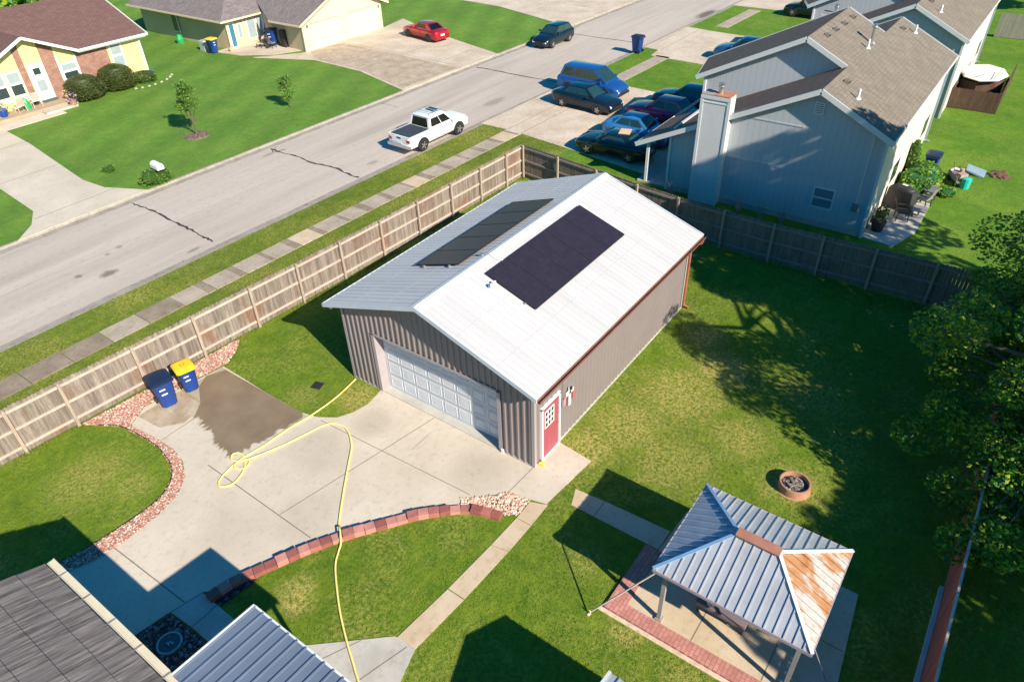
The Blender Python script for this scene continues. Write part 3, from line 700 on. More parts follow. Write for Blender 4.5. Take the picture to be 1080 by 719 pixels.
# things hung on the wall
m = MB(); m.box((1.80, -.075, 1.62), (.12, .05, .72)); m.box((1.80, -.077, 1.78), (.42, .046, .13)); cr = m.build('wall_cross', M_white, None, bevel=.006); tag(cr, 'white wooden cross hung on the grey side wall of the garage', 'cross')
m = MB(); m.box((2.02, -.07, 1.52), (.10, .04, .26)); tag(m.build('wall_sign', plain('red_sign', (.5, .10, .11), .6)), 'small red plaque hanging just right of the white cross', 'plaque')
m = MB(); m.box((1.80, -.125, 1.95), (.10, .06, .11), 0, 0); m.lathe((1.80, -.16, 1.95), [(.0, 0), (.05, .005), (.05, .03)], 10, axis='y'); tag(m.build('wall_lamp', M_black, bevel=.01), 'small dark outdoor lamp at the top of the white cross', 'lamp')
m = MB(); m.tube([(1.47, -.045, 3.0), (1.47, -.045, 1.72)], .01, 6); m.lathe((1.47, -.08, 1.55), [(.0, 0), (.0, 0)], 3) if False else None; m.box((1.40, -.07, 1.60), (.10, .06, .22)); w = m.build('electric_box', M_greyf, g)
m = MB(); m.box((1.55, -.066, 1.55), (.13, .02, .26)); tag(m.build('wall_sign', plain('pink_sign', (.62, .22, .24), .6)), 'faded pink plaque hanging beside the red side door', 'plaque')
m = MB(); m.prism([(.12, -.05), (.30, -.05), (.28, -.22), (.14, -.22)], .02, .12); m.box((.21, -.12, .2), (.03, .03, .18)); tag(m.build('yellow_marker', plain('yellow_thing', (.72, .55, .12), .6)), 'small yellow object on the slab at the garage corner by the red door', 'marker')

# ================================================================== FENCES
def fence(name, label, pts, posts, out, mats, h=1.83, base=.0, rails=(.28, .98, 1.66), hs=None, gap=.012, pw=.135):
    """pickets on the outer side (sign `out` of the left normal), posts and rails inside"""
    mp, mr, mo = mats
    root = thing(name, label, 'fence', (pts[0][0], pts[0][1], 0))
    m = MB(); P = [Vector((x, y, 0)) for x, y in pts]
    for a, b in zip(P, P[1:]):
        d = (b - a); Ln = d.length; d.normalize(); nrm = Vector((-d.y, d.x, 0)) * out; t = 0
        while t < Ln - .02:
            w = pw - gap; z1 = h + random.uniform(-.015, .02); q = a + d * (t + w / 2) + nrm * (.022 + random.uniform(0, .006))
            vs = []
            for o in (-.009, .009):
                for du, z in ((-w / 2, base + .03), (w / 2, base + .03), (w / 2, z1 - .035), (w / 2 - .03, z1), (-w / 2 + .03, z1), (-w / 2, z1 - .035)):
                    vs.append(q + d * du + nrm * o + Vector((0, 0, z)))
            m.add(vs, [(0, 1, 2, 3, 4, 5), (11, 10, 9, 8, 7, 6)] + [(i, 6 + i, 6 + (i + 1) % 6, (i + 1) % 6) for i in range(6)])
            t += pw
    m.build('pickets', mp, root)
    for z in rails:
        r = MB()
        for a, b in zip(P, P[1:]):
            nrm = Vector((-(b - a).y, (b - a).x, 0)).normalized() * out
            r.beam(a - nrm * .008 + Vector((0, 0, z)), b - nrm * .008 + Vector((0, 0, z)), .04, .09)
        r.build('rail', mr, root)
    for x, y in posts:
        best = min(((Vector((x, y, 0)) - a).cross(b - a).length / (b - a).length, i) for i, (a, b) in enumerate(zip(P, P[1:])) if -0.2 < (Vector((x, y, 0)) - a).dot(b - a) / (b - a).length_squared < 1.2)
        a, b = P[best[1]], P[best[1] + 1]; d = (b - a).normalized(); nrm = Vector((-d.y, d.x, 0)) * out
        q = a + d * (Vector((x, y, 0)) - a).dot(d) - nrm * .078
        pm = MB(); pm.box((q.x, q.y, (h + .02) / 2 - .03), (.095, .095, h + .04), math.atan2(d.y, d.x)); pm.build('post', mo, root)
    return root
street = [(-17, 14.4), (-8.8, 13.75), (-2.4, 13.27), (3.7, 12.88), (10.1, 12.62), (17.05, 12.42)]
fence('wooden_fence', 'weathered grey brown picket fence along the sidewalk behind the garage', street,
      [(-16, 14.3), (-13.4, 14.1), (-11, 13.9), (-8.57, 13.7), (-6.95, 13.6), (-4.55, 13.4), (-2.3, 13.25), (.05, 13.1), (2.2, 12.95), (4.4, 12.85), (6.7, 12.75), (9.0, 12.65), (11.3, 12.57), (13.5, 12.5), (15.6, 12.45)], 1, (M_fence, M_rail, M_post), gap=.003)
rear = [(17.08, 12.38), (16.45, 8.0), (15.95, 5.0), (15.62, 2.0), (15.5, -1.0), (15.6, -5), (15.75, -9), (15.85, -11.2)]
fence('wooden_fence', 'shaded dark grey fence across the back of the yard facing the blue grey house', rear,
      [(17.0, 12.3), (16.75, 9.9), (16.4, 7.45), (16.0, 5.0), (15.75, 2.8), (15.6, .6), (15.52, -1.6), (15.6, -3.6), (15.65, -5.6), (15.72, -7.75), (15.8, -9.9)], 1, (M_fence2, M_rail2, M_post))
redl = [(15.8, -10.78), (-16, -10.78)]
rf = fence('wooden_fence', 'dark red stained fence with pale top edge running down the right side', redl, [(-13 + i * 2.4, -10.7) for i in range(13)], 1, (M_redf, M_redf, M_redf), h=1.80, gap=.004, rails=(.3, 1.5), pw=.14)
for o in list(rf.children):
    if o.name.startswith(('rail', 'post')): bpy.data.objects.remove(o)
m = MB(); m.beam((15.8, -10.80, 1.84), (-16, -10.80, 1.84), .05, .05); m.build('top_cap', plain('cap_wood', (.50, .40, .32), .8, vary=.3, scale=4), rf)
m = MB(); m.prism(rect(-4, -10.785, 2.35, -10.69), 0, .14); tag(m.build('edging_board', plain('edge_board', (.42, .50, .52), .7)), 'pale edging board lying at the foot of the red fence', 'board')

# ================================================================== RETAINING BLOCKS
line = smooth([(-8.45, 4.30), (-8.3, 4.27), (-7.87, 4.2), (-7.30, 3.98), (-6.48, 3.62), (-5.66, 3.22), (-4.87, 2.74), (-4.23, 2.28), (-3.56, 1.8), (-2.98, 1.28), (-2.46, .68), (-2.2, .05), (-2.06, -.52)], 8)
cum = [0]
for a, b in zip(line, line[1:]): cum.append(cum[-1] + (b - a).length)
def at(t):
    for i in range(len(cum) - 1):
        if cum[i + 1] >= t: return line[i].lerp(line[i + 1], (t - cum[i]) / (cum[i + 1] - cum[i])), (line[i + 1] - line[i]).normalized()
    return line[-1], (line[-1] - line[-2]).normalized()
i = 0; t = .14; blocks = []
while t < cum[-1] - .1:
    p, d = at(t)
    step = (i // 5) % 1; top = .27 - .035 * ((i % 6) / 5.0) if i > 4 else .22
    top = .20 - .012 * (i % 6) - (.04 if t > cum[-1] * .8 else 0)
    m = MB(); m.box((0, 0, 0), (.300, .27, top + .05), 0, 0, .985)
    o = m.build('wall_block', random.choice(M_blocks), None, local=True, bevel=.012); o.location = (p.x, p.y, (top + .05) / 2 - .05)
    o.rotation_euler = (random.uniform(-.02, .02), random.uniform(-.02, .02), math.atan2(d.y, d.x) + random.uniform(-.03, .03) + (.09 if i % 7 == 0 else 0))
    tag(o, 'red concrete block in the curved edging between driveway and lawn', 'block', 'blocks of the curved retaining edge'); blocks.append(o)
    t += .303; i += 1
# ================================================================== HOSE, DRAIN, RING
hp = [(-.12, 7.55), (-1.18, 7.40), (-2.23, 7.42), (-3.10, 7.55), (-4.04, 7.60), (-4.86, 7.72), (-5.42, 7.66), (-5.82, 7.52), (-5.93, 7.30), (-5.70, 7.10), (-5.38, 7.14), (-5.0, 7.36), (-4.78, 7.72), (-4.74, 7.98), (-4.9, 8.08), (-5.06, 7.94), (-4.98, 7.66), (-4.76, 7.56), (-4.84, 7.36), (-5.1, 7.34), (-5.22, 7.54), (-5.05, 7.66), (-4.6, 7.42), (-3.70, 7.09), (-2.95, 6.88), (-2.40, 6.72), (-2.10, 6.44), (-2.08, 5.95), (-2.5, 5.3), (-3.1, 4.8), (-3.73, 4.3), (-4.4, 3.75), (-4.86, 3.35)]
h3 = [(x, y, .052) for x, y in hp] + [(-4.95, 3.22, .10), (-5.04, 3.10, .21), (-5.12, 2.98, .235), (-5.24, 2.84, .22), (-5.36, 2.74, .09), (-5.55, 2.64, .045), (-5.95, 2.33, .045), (-6.67, 1.42, .045), (-7.2, .6, .06), (-7.6, -.1, .065), (-8.1, -.9, .065), (-9, -1.6, .065)]
for i, (a, b) in enumerate(zip(range(11, 23), [.0] * 12)): h3[a] = (h3[a][0], h3[a][1], .052 + .03 * ((i // 3) % 2))
m = MB(); m.tube(smooth(h3, 5), .027, 7)
tag(m.build('garden_hose', M_hose, smooth=True), 'thick pale yellow hose looping across the concrete drive and lawn', 'hose')
dr = thing('drain_grate', 'black square drain grate set in the lawn by the garage', 'drain', (-1.10, 8.44, 0))
m = MB(); m.box((-1.10, 8.44, .03), (.34, .34, .03), .3); m.build('frame', M_rubber, dr)
m = MB()
for k in range(6): m.beam((-1.22 + k * .048, 8.31, .05), (-1.22 + k * .048, 8.57, .05), .018, .012)
m.build('grate', M_black, dr)
rg = thing('stepping_stone', 'round stone with pale ring and square centre in the mulch bed', 'stepping stone', (-9.73, 4.06, .05))
m = MB(); m.lathe((-9.73, 4.06, .03), [(.29, 0), (.29, .04), (.0, .041)], 28); m.build('disc', plain('dark_disc', (.07, .10, .11), .7), rg)
m = MB(); prof = [(.30, .0), (.30, .075), (.26, .078), (.26, .0)]; m.lathe((-9.73, 4.06, .03), prof, 28); m.build('rim', plain('disc_rim', (.22, .36, .42), .6), rg)
m = MB(); m.box((-9.755, 4.085, .082), (.05, .12, .012), .5); m.box((-9.705, 4.035, .082), (.05, .12, .012), .5); m.box((-9.73, 4.06, .080), (.12, .035, .012), .5); m.build('mark', plain('disc_mark', (.20, .42, .60), .6), rg)

# ================================================================== BINS
def bin_(label, loc, rz, lidmat, mark=None, s=1.0, group=None):
    t = thing('wheelie_bin', label, 'bin', loc, rz, group)
    m = MB(); vs = []
    for z, hx, y0, y1 in ((.06, .20, -.24, .22), (.10, .22, -.26, .25), (.90, .28, -.34, .30), (.93, .30, -.36, .33), (.98, .30, -.36, .33)):
        r = .06
        ring = [(-hx, y0 + r), (-hx + r, y0), (hx - r, y0), (hx, y0 + r), (hx, y1 - r), (hx - r, y1), (-hx + r, y1), (-hx, y1 - r)]
        vs += [(a * s, b * s, z * s) for a, b in ring]
    fs = [(i * 8 + k, i * 8 + (k + 1) % 8, i * 8 + 8 + (k + 1) % 8, i * 8 + 8 + k) for i in range(4) for k in range(8)] + [list(range(8))[::-1], list(range(32, 40))]
    m.add(vs, fs); m.build('body', M_bluepl, t, local=True, smooth=True)
    m = MB(); vs = []
    for z, k, dy in ((.975, 1.0, 0), (1.02, 1.0, 0), (1.06, .86, .01), (1.075, .6, .02)):
        hx = .325 * k; y0 = -.39 * k + dy; y1 = .37 * k + dy; r = .07
        ring = [(-hx, y0 + r), (-hx + r, y0), (hx - r, y0), (hx, y0 + r), (hx, y1 - r), (hx - r, y1), (-hx + r, y1), (-hx, y1 - r)]
        vs += [(a * s, b * s, z * s) for a, b in ring]
    fs = [(i * 8 + k, i * 8 + (k + 1) % 8, i * 8 + 8 + (k + 1) % 8, i * 8 + 8 + k) for i in range(3) for k in range(8)] + [list(range(8))[::-1], list(range(24, 32))]
    m.add(vs, fs); lid = m.build('lid', lidmat, t, local=True, smooth=True)
    if mark:
        m = MB(); m.box((-.06 * s, .0, 1.079 * s), (.05 * s, .16 * s, .004), .3); m.box((.05 * s, .02 * s, 1.079 * s), (.05 * s, .18 * s, .004), -.2); m.box((0, .09 * s, 1.081 * s), (.15 * s, .03 * s, .004), .1); m.build('lid_mark', mark, lid, local=True)
    m = MB(); m.tube([(-.27 * s, .40 * s, .95 * s), (.27 * s, .40 * s, .95 * s)], .02 * s, 6)
    for k in (-1, 1): m.beam((k * .24 * s, .30 * s, .93 * s), (k * .24 * s, .41 * s, .95 * s), .03, .03)
    m.build('handle', M_navy, t, local=True)
    for k in (-1, 1):
        m = MB(); m.lathe((0, 0, 0), [(.0, -.03), (.12, -.03), (.13, 0), (.12, .03), (0, .03)], 14, axis='y')
        m.v = [(k * .27 * s + v[1], .24 * s + v[0], .13 * s + v[2]) for v in m.v]; m.build('wheel', M_rubber, t, local=True)
    m = MB()
    for z, x in ((.78, -.07), (.60, -.05)):
        yy = -.34 + (.90 - z) * .095 - .006
        m.box((x * s, yy * s, z * s), (.17 * s, .006, .045 * s))
    m.build('sticker', M_white, t, local=True)
    return t
bin_('blue wheeled bin with dark navy lid against the picket fence', (-4.62, 11.98, .03), R(-14), M_navy, s=1.12)
bin_('blue wheeled bin with bright yellow lid beside the fence', (-3.72, 12.02, .03), R(-14), M_yel, mark=plain('orange_mark', (.75, .30, .03), .5), s=1.0)
bin_('dark blue wheeled bin standing at the kerb of the street', (41.55, 18.35, -.0), R(180), M_navy, s=1.25)
bin_('blue wheeled bin behind the house near the green bushes', (28.6, -5.45, 0), R(90), M_navy, s=1.15)
bin_('blue bin with yellow lid beside the tan house wall', (23.8, 49.2, 0), R(10), M_yel, s=1.15)
bin_('large blue bin on the patio beside the tan garage wall', (28.0, 46.5, 0.03), R(-60), M_navy, s=1.3)

# ================================================================== GAZEBO
gz = thing('gazebo', 'open gazebo with grey metal hip roof, one end rusty', 'gazebo', (-1.2, -6.86, 0))
X0, X1, Y0, Y1, ZE, ZR = -2.70, .30, -8.62, -5.08, 2.2, 2.82
RA, RB = (-1.2, -6.40), (-1.2, -7.30)
cor = {'a': (X0, Y1), 'b': (X1, Y1), 'c': (X1, Y0), 'd': (X0, Y0)}
def hipface(pts, mat, ribdir, name='roof_panel'):
    """pts: 3d polygon CCW from above; ribs run down the slope"""
    m = MB(); m.slab(pts, .02)
    V = [Vector(p) for p in pts]; n = (V[1] - V[0]).cross(V[2] - V[0]).normalized(); n = n if n.z > 0 else -n
    d = Vector(ribdir); d = (d - n * d.dot(n)).normalized(); s = n.cross(d)
    us = [(v - V[0]).dot(s) for v in V]; u = min(us) + .08
    while u < max(us) - .03:
        hits = []
        for a, b in zip(V, V[1:] + V[:1]):
            ua, ub = (a - V[0]).dot(s) - u, (b - V[0]).dot(s) - u
            if ua * ub < 0: hits.append(a.lerp(b, ua / (ua - ub)))
        if len(hits) == 2 and (hits[0] - hits[1]).length > .08:
            a, b = hits
            m.beam(a + n * .012, b + n * .012, .026, .03, up=n)
        u += .205
    return m.build(name, mat, gz)
A = lambda k, z=ZE: (cor[k][0], cor[k][1], z)
rA, rB = (*RA, ZR), (*RB, ZR)
hipface([A('a'), rA, A('b')][::-1], plain('pale_blue_tin', (.27, .33, .40), .45, metal=.1, vary=.15, scale=4), (0, 1, -.4))
hipface([A('c'), rB, A('d')][::-1], M_tinr, (0, -1, -.4))
hipface([A('b'), rA, rB, A('c')][::-1], M_tin, (1, 0, -.4))
hipface([A('d'), rB, rA, A('a')][::-1], M_tin, (-1, 0, -.4))
for k, r_, mt in (('a', rA, plain('hip_blue', (.20, .34, .52), .4)), ('b', rA, plain('hip_blue2', (.20, .34, .52), .4)), ('c', rB, M_ntrim), ('d', rB, M_ntrim)):
    m = MB(); p0, p1 = Vector(A(k)), Vector(r_); m.beam(p0 + Vector((0, 0, .03)), p1 + Vector((0, 0, .035)), .075, .03); m.build('hip_cap', mt, gz)
m = MB(); m.box((-1.2, -6.85, ZR + .045), (.26, 1.0, .05)); m.build('ridge_cap', plain('ridge_rust', (.34, .15, .10), .7, vary=.2), gz, bevel=.01)
m = MB()
for a, b in (('a', 'b'), ('b', 'c'), ('c', 'd'), ('d', 'a')): m.beam(A(a, ZE - .04), A(b, ZE - .04), .035, .09)
m.build('fascia', plain('fascia_mauve', (.36, .30, .33), .5), gz)
PX = (-2.42, .02); PY = (-5.32, -8.38)
for x in PX:
    for y in PY:
        m = MB(); m.box((x, y, 1.13), (.10, .10, 2.14)); m.box((x, y, .085), (.17, .17, .05)); m.build('post', plain('grey_post', (.30, .28, .27), .7), gz)
m = MB()
for y in PY: m.beam((X0 + .2, y, 2.11), (X1 - .2, y, 2.11), .09, .12)
for x in PX: m.beam((x, Y0 + .2, 2.11), (x, Y1 - .2, 2.11), .08, .12)
for x in PX:
    for y in PY:
        for dx, dy in ((.45 if x < -1 else -.45, 0), (0, .45 if y < -6 else -.45)): m.beam((x, y, 1.62), (x + dx, y + dy, 2.06), .06, .06)
m.build('frame_beam', plain('grey_beam', (.26, .24, .23), .7), gz)
m = MB(); m.tube([(-2.66, -5.18, 2.12), (-3.24, -3.88, .12)], .022, 6); m.tube([(-3.24, -3.88, -.02), (-3.26, -3.86, .18)], .018, 6); m.lathe((-3.27, -3.84, .0), [(.05, 0), (.04, .03), (.02, .04)], 10)
tag(m.build('guy_rope', M_rope), 'pale rope stretched from gazebo corner to a stake in the lawn', 'rope')
m = MB(); m.tube([(-2.3, -8.5, 2.1), (-2.0, -9.3, .1)], .012, 6); tag(m.build('guy_rope', M_greyf), 'thin grey line hanging from the far right gazebo corner', 'rope')
# covered bench under the roof
bn = thing('garden_bench', 'mauve cushioned bench half hidden under the gazebo roof', 'bench', (-1.45, -6.55, .06))
m = MB(); m.box((-1.45, -6.55, .42), (.62, 1.25, .16)); m.build('seat', M_mauve, bn, bevel=.04, smooth=True)
m = MB(); m.box((-1.16, -6.55, .68), (.14, 1.25, .5)); m.build('backrest', M_mauve, bn, bevel=.04, smooth=True)
for x in (-1.68, -1.2):
    for y in (-7.1, -6.0): m = MB(); m.box((x, y, .2), (.05, .05, .29)); m.build('leg', M_black, bn)
m = MB(); m.lathe((-1.62, -6.25, .5), [(.0, 0), (.10, .01), (.12, .05), (.07, .10), (.02, .12)], 12, squash=.7); tag(m.build('cushion', M_ntrim, smooth=True), 'small pale cushion lying on the mauve gazebo bench', 'cushion')

# ================================================================== FIRE PIT
fp = thing('fire_pit', 'round clay coloured fire pit ring filled with ash', 'fire pit', (3.55, -6.65, 0))
m = MB(); m.lathe((3.55, -6.65, .0), [(.43, 0), (.44, .26), (.43, .29), (.39, .29), (.385, .26), (.38, .02)], 28); m.build('ring', M_clay, fp, smooth=True)
m = MB(); m.lathe((3.55, -6.65, .0), [(.38, .0), (.38, .14), (.24, .19), (.10, .17), (.01, .16)], 22); m.build('ash_bed', M_ash, fp)
m = MB()
for i in range(7):
    a = random.uniform(0, 2 * PI); m.tube([(3.55 + .22 * math.cos(a), -6.65 + .22 * math.sin(a), .18), (3.55 - .25 * math.cos(a + .4), -6.65 - .2 * math.sin(a + .4), .24)], .03, 6)
m.build('log', plain('burnt_wood', (.17, .14, .12), .9, vary=.4, scale=8), fp)
m = MB(); m.lathe((3.55, -6.65, -.01), [(.50, 0), (.49, .02), (.43, .03)], 24); m.build('apron', M_clay, fp)

# ================================================================== NEAR HOUSE, PATIO ROOF, GRILL ROOF
nh = thing('house', 'house with dark tile roof and cream gutter at the lower left corner', 'house', (-14, -1, 0))
EX, EZ, TS = -10.72, 3.34, .42
yr = 5.30; rows = 11; rw = .52
for i in range(rows):     # overlapping tile courses, each a slab stepped down towards the gutter
    xa = EX - i * rw; xb = xa - rw - .05
    za = EZ + TS * (EX - xa) + .045; zb = EZ + TS * (EX - xb) + .02
    y = yr + .0; k = 0
    if i == 0: m = MB()
    while y > -14:
        w = .62; yy = max(y - w + .012, -14); jig = random.uniform(-.008, .008)
        m.slab([(xb, yy, zb), (xa + jig, yy, za), (xa + jig, y, za), (xb, y, zb)], .045); y -= w; k += 1
m.build('roof', M_tile, nh)
xr = EX - rows * rw
m = MB(); m.vprism([(EX + .0, EZ - .12), (xr, EZ + TS * (EX - xr) - .12), (xr, EZ + TS * (EX - xr) - .0), (EX + .0, EZ + .0)], 1, -14, yr - .04); m.build('roof_deck', M_soil, nh)
m = MB(); m.slab([(xr, -14, EZ + TS * rows * rw), (xr, yr, EZ + TS * rows * rw), (xr - 5.7, yr, EZ), (xr - 5.7, -14, EZ)], .1); m.build('rear_roof', M_tile, nh)
m = MB(); m.box((EX - 2.6, -4.6, 1.60), (4.4, 18.8, 3.2)); m.build('wall', M_tan2, nh)
m = MB(); m.slab([(EX - .0, yr + .04, EZ - .0), (EX, yr - .0, EZ - .0), (xr, yr - .0, EZ + TS * (EX - xr)), (xr, yr + .04, EZ + TS * (EX - xr))][::-1], .16); m.build('barge_board', M_cream, nh)
y = yr + .02; k = 0
gm = MB()
gm.vprism([(EX + .03, EZ - .10), (EX + .03, EZ + .0), (EX + .045, EZ), (EX + .045, EZ - .085), (EX + .14, EZ - .085), (EX + .155, EZ + .01), (EX + .185, EZ + .012), (EX + .17, EZ - .10)], 1, -14, y); gu = gm.build('gutter', M_cream, nh)
for k in range(12):
    gm = MB(); yy = y - .55 - k * .95; gm.beam((EX + .0, yy, EZ + .012), (EX + .18, yy - .02, EZ + .012), .035, .012); gm.build('gutter_strap', M_greyf, gu)
gm = MB(); gm.vprism([(EX + .05, EZ - .012), (EX + .05, EZ - .0), (EX + .165, EZ - .0), (EX + .165, EZ - .012)], 1, -14, y); gm.build('gutter_guard', M_cream, gu)

pr = thing('patio_roof', 'grey blue ribbed metal patio roof beside the tiled house', 'patio roof', (-9.7, -.5, 0))
m = MB(); px0, px1, py0, py1 = -10.58, -8.76, -1.92, .82; pz = lambda x: 3.30 + (px1 - x) * .06
m.slab([(px0, py0, pz(px0)), (px1, py0, pz(px1)), (px1, py1, pz(px1)), (px0, py1, pz(px0))], .02)
yy = py1 - .03
while yy > py0:
    m.beam((px0, yy, pz(px0) + .014), (px1, yy, pz(px1) + .014), .035, .032); 
    yy -= .255
m.build('roof_panel', M_tinb, pr)
m = MB(); m.beam((px0, py1, pz(px0) + .02), (px1, py1, pz(px1) + .02), .03, .07); m.beam((px1, py0, pz(px1) - .05), (px1, py1, pz(px1) - .05), .04, .12); m.beam((px0, py0, pz(px0) - .02), (px1, py0, pz(px1) - .02), .03, .07); m.build('edge_trim', M_ntrim, pr)
for y in (py0 + .15, py1 - .15): m = MB(); m.box((px1 - .12, y, 1.62), (.10, .10, 3.2)); m.build('post', M_white, pr)

gr = thing('grill_gazebo', 'small ribbed metal gable roof just showing at the bottom edge', 'gazebo', (-6.45, -6.9, 0))
for s in (-1, 1):
    m = MB(); xe = -6.47 + s * 1.12; q = [(-6.47, -5.45, 2.55), (xe, -5.45, 2.22), (xe, -8.3, 2.22), (-6.47, -8.3, 2.55)]
    m.slab(q if s < 0 else q[::-1], .02); yy = -5.5
    while yy > -8.3: m.beam((-6.47, yy, 2.565), (xe, yy, 2.235), .03, .03); yy -= .2
    m.build('roof_panel', M_tin, gr)
m = MB()
for y in (-5.47, -8.28):
    for s in (-1, 1): m.beam((-6.47, y, 2.57), (-6.47 + s * 1.12, y, 2.24), .05, .05)
m.build('edge_trim', M_ntrim, gr)
for x in (-7.4, -5.55):
    for y in (-8.1, -5.65): m = MB(); m.box((x, y, 1.1), (.07, .07, 2.2)); m.build('post', M_black, gr)

# ================================================================== VEHICLES
def vehicle(name, label, cat, loc, rz, L, Wd, paint_, st, gh, wb, wr=.32, rim=None, nwin=2, z0=.20, glass=None, roofmat=None):
    """st: body stations (x, top z, half width) from rear to front; gh: (rear base x, rear roof x, front roof x, windscreen base x, belt z, roof z, roof half width)"""
    rim = rim or M_rim
    t = thing(name, label, cat, loc, rz)
    m = MB(); vs = []; n = 0
    for i, (x, zt, w) in enumerate(st):
        e = .06 if 0 < i < len(st) - 1 else .16
        half = [(0, zt + .02), (w * .62, zt), (w * .88, zt - .035), (w * .985, zt - .14), (w, (zt + z0) * .52), (w * .97, z0 + .10), (w * .86, z0 + e * .3)]
        ring = half + [(-a, b) for a, b in half[::-1]][:-1]
        n = len(ring); vs += [(x, a, b) for a, b in ring]
    k = len(st)
    fs = [(i * n + j, i * n + (j + 1) % n, i * n + n + (j + 1) % n, i * n + n + j) for i in range(k - 1) for j in range(n)]
    fs += [list(range(n)), list(range((k - 1) * n, k * n))[::-1]]
    m.add(vs, fs)
    xr0, xr1, xf1, xf0, zb, zr, rw_ = gh
    wbelt = Wd / 2 * .90
    # cabin frustum, paint; glass plates sit 6 mm proud
    q = []
    for x, w, z in ((xr0, wbelt * .94, zb - .05), (xf0, wbelt * .94, zb - .05)): q += [(x, -w, z), (x, w, z)]
    r_ = [(xr1, -rw_, zr - .02), (xr1, rw_, zr - .02), (xf1, -rw_ * .97, zr - .02), (xf1, rw_ * .97, zr - .02)]
    B_ = [q[0], q[2], q[3], q[1]]; T_ = [r_[0], r_[2], r_[3], r_[1]]
    m.add(B_ + T_, [(0, 1, 5, 4), (1, 2, 6, 5), (2, 3, 7, 6), (3, 0, 4, 7), (4, 5, 6, 7)])
    body = m.build('body', paint_, t, local=True, smooth=True)
    # crowned roof skin
    m = MB(); vs = []; xs = [xr1 - .03, xr1 + .10, (xr1 + xf1) / 2, xf1 - .12, xf1 + .02]
    for i, x in enumerate(xs):
        for w, dz in ((-1, 0), (-.8, .035), (0, .055), (.8, .035), (1, 0)): vs.append((x, w * rw_ * 1.01, zr - .02 + (dz if 0 < i < 4 else dz * .5)))
    m.add(vs, [(i * 5 + j, i * 5 + j + 1, i * 5 + 6 + j, i * 5 + 5 + j) for i in range(4) for j in range(4)]); m.build('roof', roofmat or paint_, t, local=True, smooth=True)
    def plate(nm, a, b, c, d, u0, u1, v0, v1):
        """glass on the quad a(bottom-left) b(bottom-right) c(top-right) d(top-left)"""
        a, b, c, d = map(Vector, (a, b, c, d))
        P = lambda u, v: a.lerp(b, u).lerp(d.lerp(c, u), v)
        nn = (b - a).cross(d - a).normalized() * .008
        pm = MB(); pm.add([P(u0[0], v0) + nn, P(u1[0], v0) + nn, P(u1[1], v1) + nn, P(u0[1], v1) + nn, P(u0[0], v0) - nn, P(u1[0], v0) - nn, P(u1[1], v1) - nn, P(u0[1], v1) - nn], [(0, 1, 2, 3), (4, 7, 6, 5), (0, 4, 5, 1), (1, 5, 6, 2), (2, 6, 7, 3), (3, 7, 4, 0)])
        pm.build(nm, glass or M_cglass, t, local=True)
    plate('windscreen', B_[1], B_[2], T_[2], T_[1], (.05, .07), (.95, .93), .16, .95)
    plate('rear_window', B_[3], B_[0], T_[0], T_[3], (.08, .12), (.92, .88), .20, .92)
    for sgn in (-1, 1):
        if sgn < 0: a, b, c, d = B_[0], B_[1], T_[1], T_[0]
        else: a, b, c, d = B_[2], B_[3], T_[3], T_[2]
        segs = {2: [(.09, .50), (.53, .90)], 3: [(.06, .33), (.36, .64), (.67, .92)], 1: [(.22, .86)]}[nwin]
        for (ua, ub) in segs:
            if sgn > 0: ua, ub = 1 - ub, 1 - ua
            plate('side_window', a, b, c, d, (ua, ua), (ub, ub), .22, .90)
    xc = (xr0 + xf0) / 2
    hw = Wd / 2
    for sx in (-1, 1):
        for sy in (-1, 1):
            xw = wb[0] if sx < 0 else wb[1]
            m = MB(); m.lathe((xw, sy * (hw - .055), wr), [(0, -.06), (wr + .075, -.06), (wr + .075, .058), (0, .058)], 20, axis='y'); m.v = [v if v[2] > z0 + .01 else (v[0], v[1], z0 + .01) for v in m.v]; m.build('wheel_arch', M_blackm, t, local=True)
            m = MB(); m.lathe((xw, sy * (hw - .10), wr), [(0, -.10), (wr * .9, -.11), (wr, -.07), (wr, .07), (wr * .92, .11), (wr * .70, .115), (0, .09)], 22, axis='y'); tr = m.build('wheel', M_rubber, t, local=True, smooth=True)
            m = MB(); m.lathe((xw, sy * (hw - .10) + sy * .112, wr), [(0, -.012), (wr * .66, -.012), (wr * .66, .012), (wr * .56, .014), (wr * .54, 0), (0, 0)], 20, axis='y', mi=1)
            for j in range(5):
                a = 2 * PI * j / 5; y_ = sy * (hw - .10) + sy * .128
                m.beam((xw + .02 * math.cos(a), y_, wr + .02 * math.sin(a)), (xw + wr * .58 * math.cos(a), y_, wr + wr * .58 * math.sin(a)), .055, .02, up=(0, 1, 0))
            m.build('rim', [rim, M_rimd], tr, local=True)
    xF, zF = st[-1][0], st[-1][1]; xR, zR_ = st[0][0], st[0][1]
    w2 = st[-2][2]; x2 = st[-2][0]
    for sy in (-1, 1):
        m = MB(); m.box((xF - .12, sy * (st[-1][2] - .12), zF - .10), (.24, .30, .13)); m.build('headlight', M_lamp, t, local=True, bevel=.03)
        m = MB(); m.box((xR + .05, sy * (st[0][2] - .13), zR_ - .13), (.14, .28, .18)); m.build('tail_light', M_tail, t, local=True, bevel=.02)
        m = MB(); m.box((xf0 - .38, sy * (hw + .05), zb + .10), (.14, .20, .13)); m.build('mirror', paint_, t, local=True, bevel=.02)
    def wat(x):
        for (xa, _, wa), (xb_, _, wb_) in zip(st, st[1:]):
            if xa <= x <= xb_: return wa + (wb_ - wa) * (x - xa) / (xb_ - xa)
        return hw
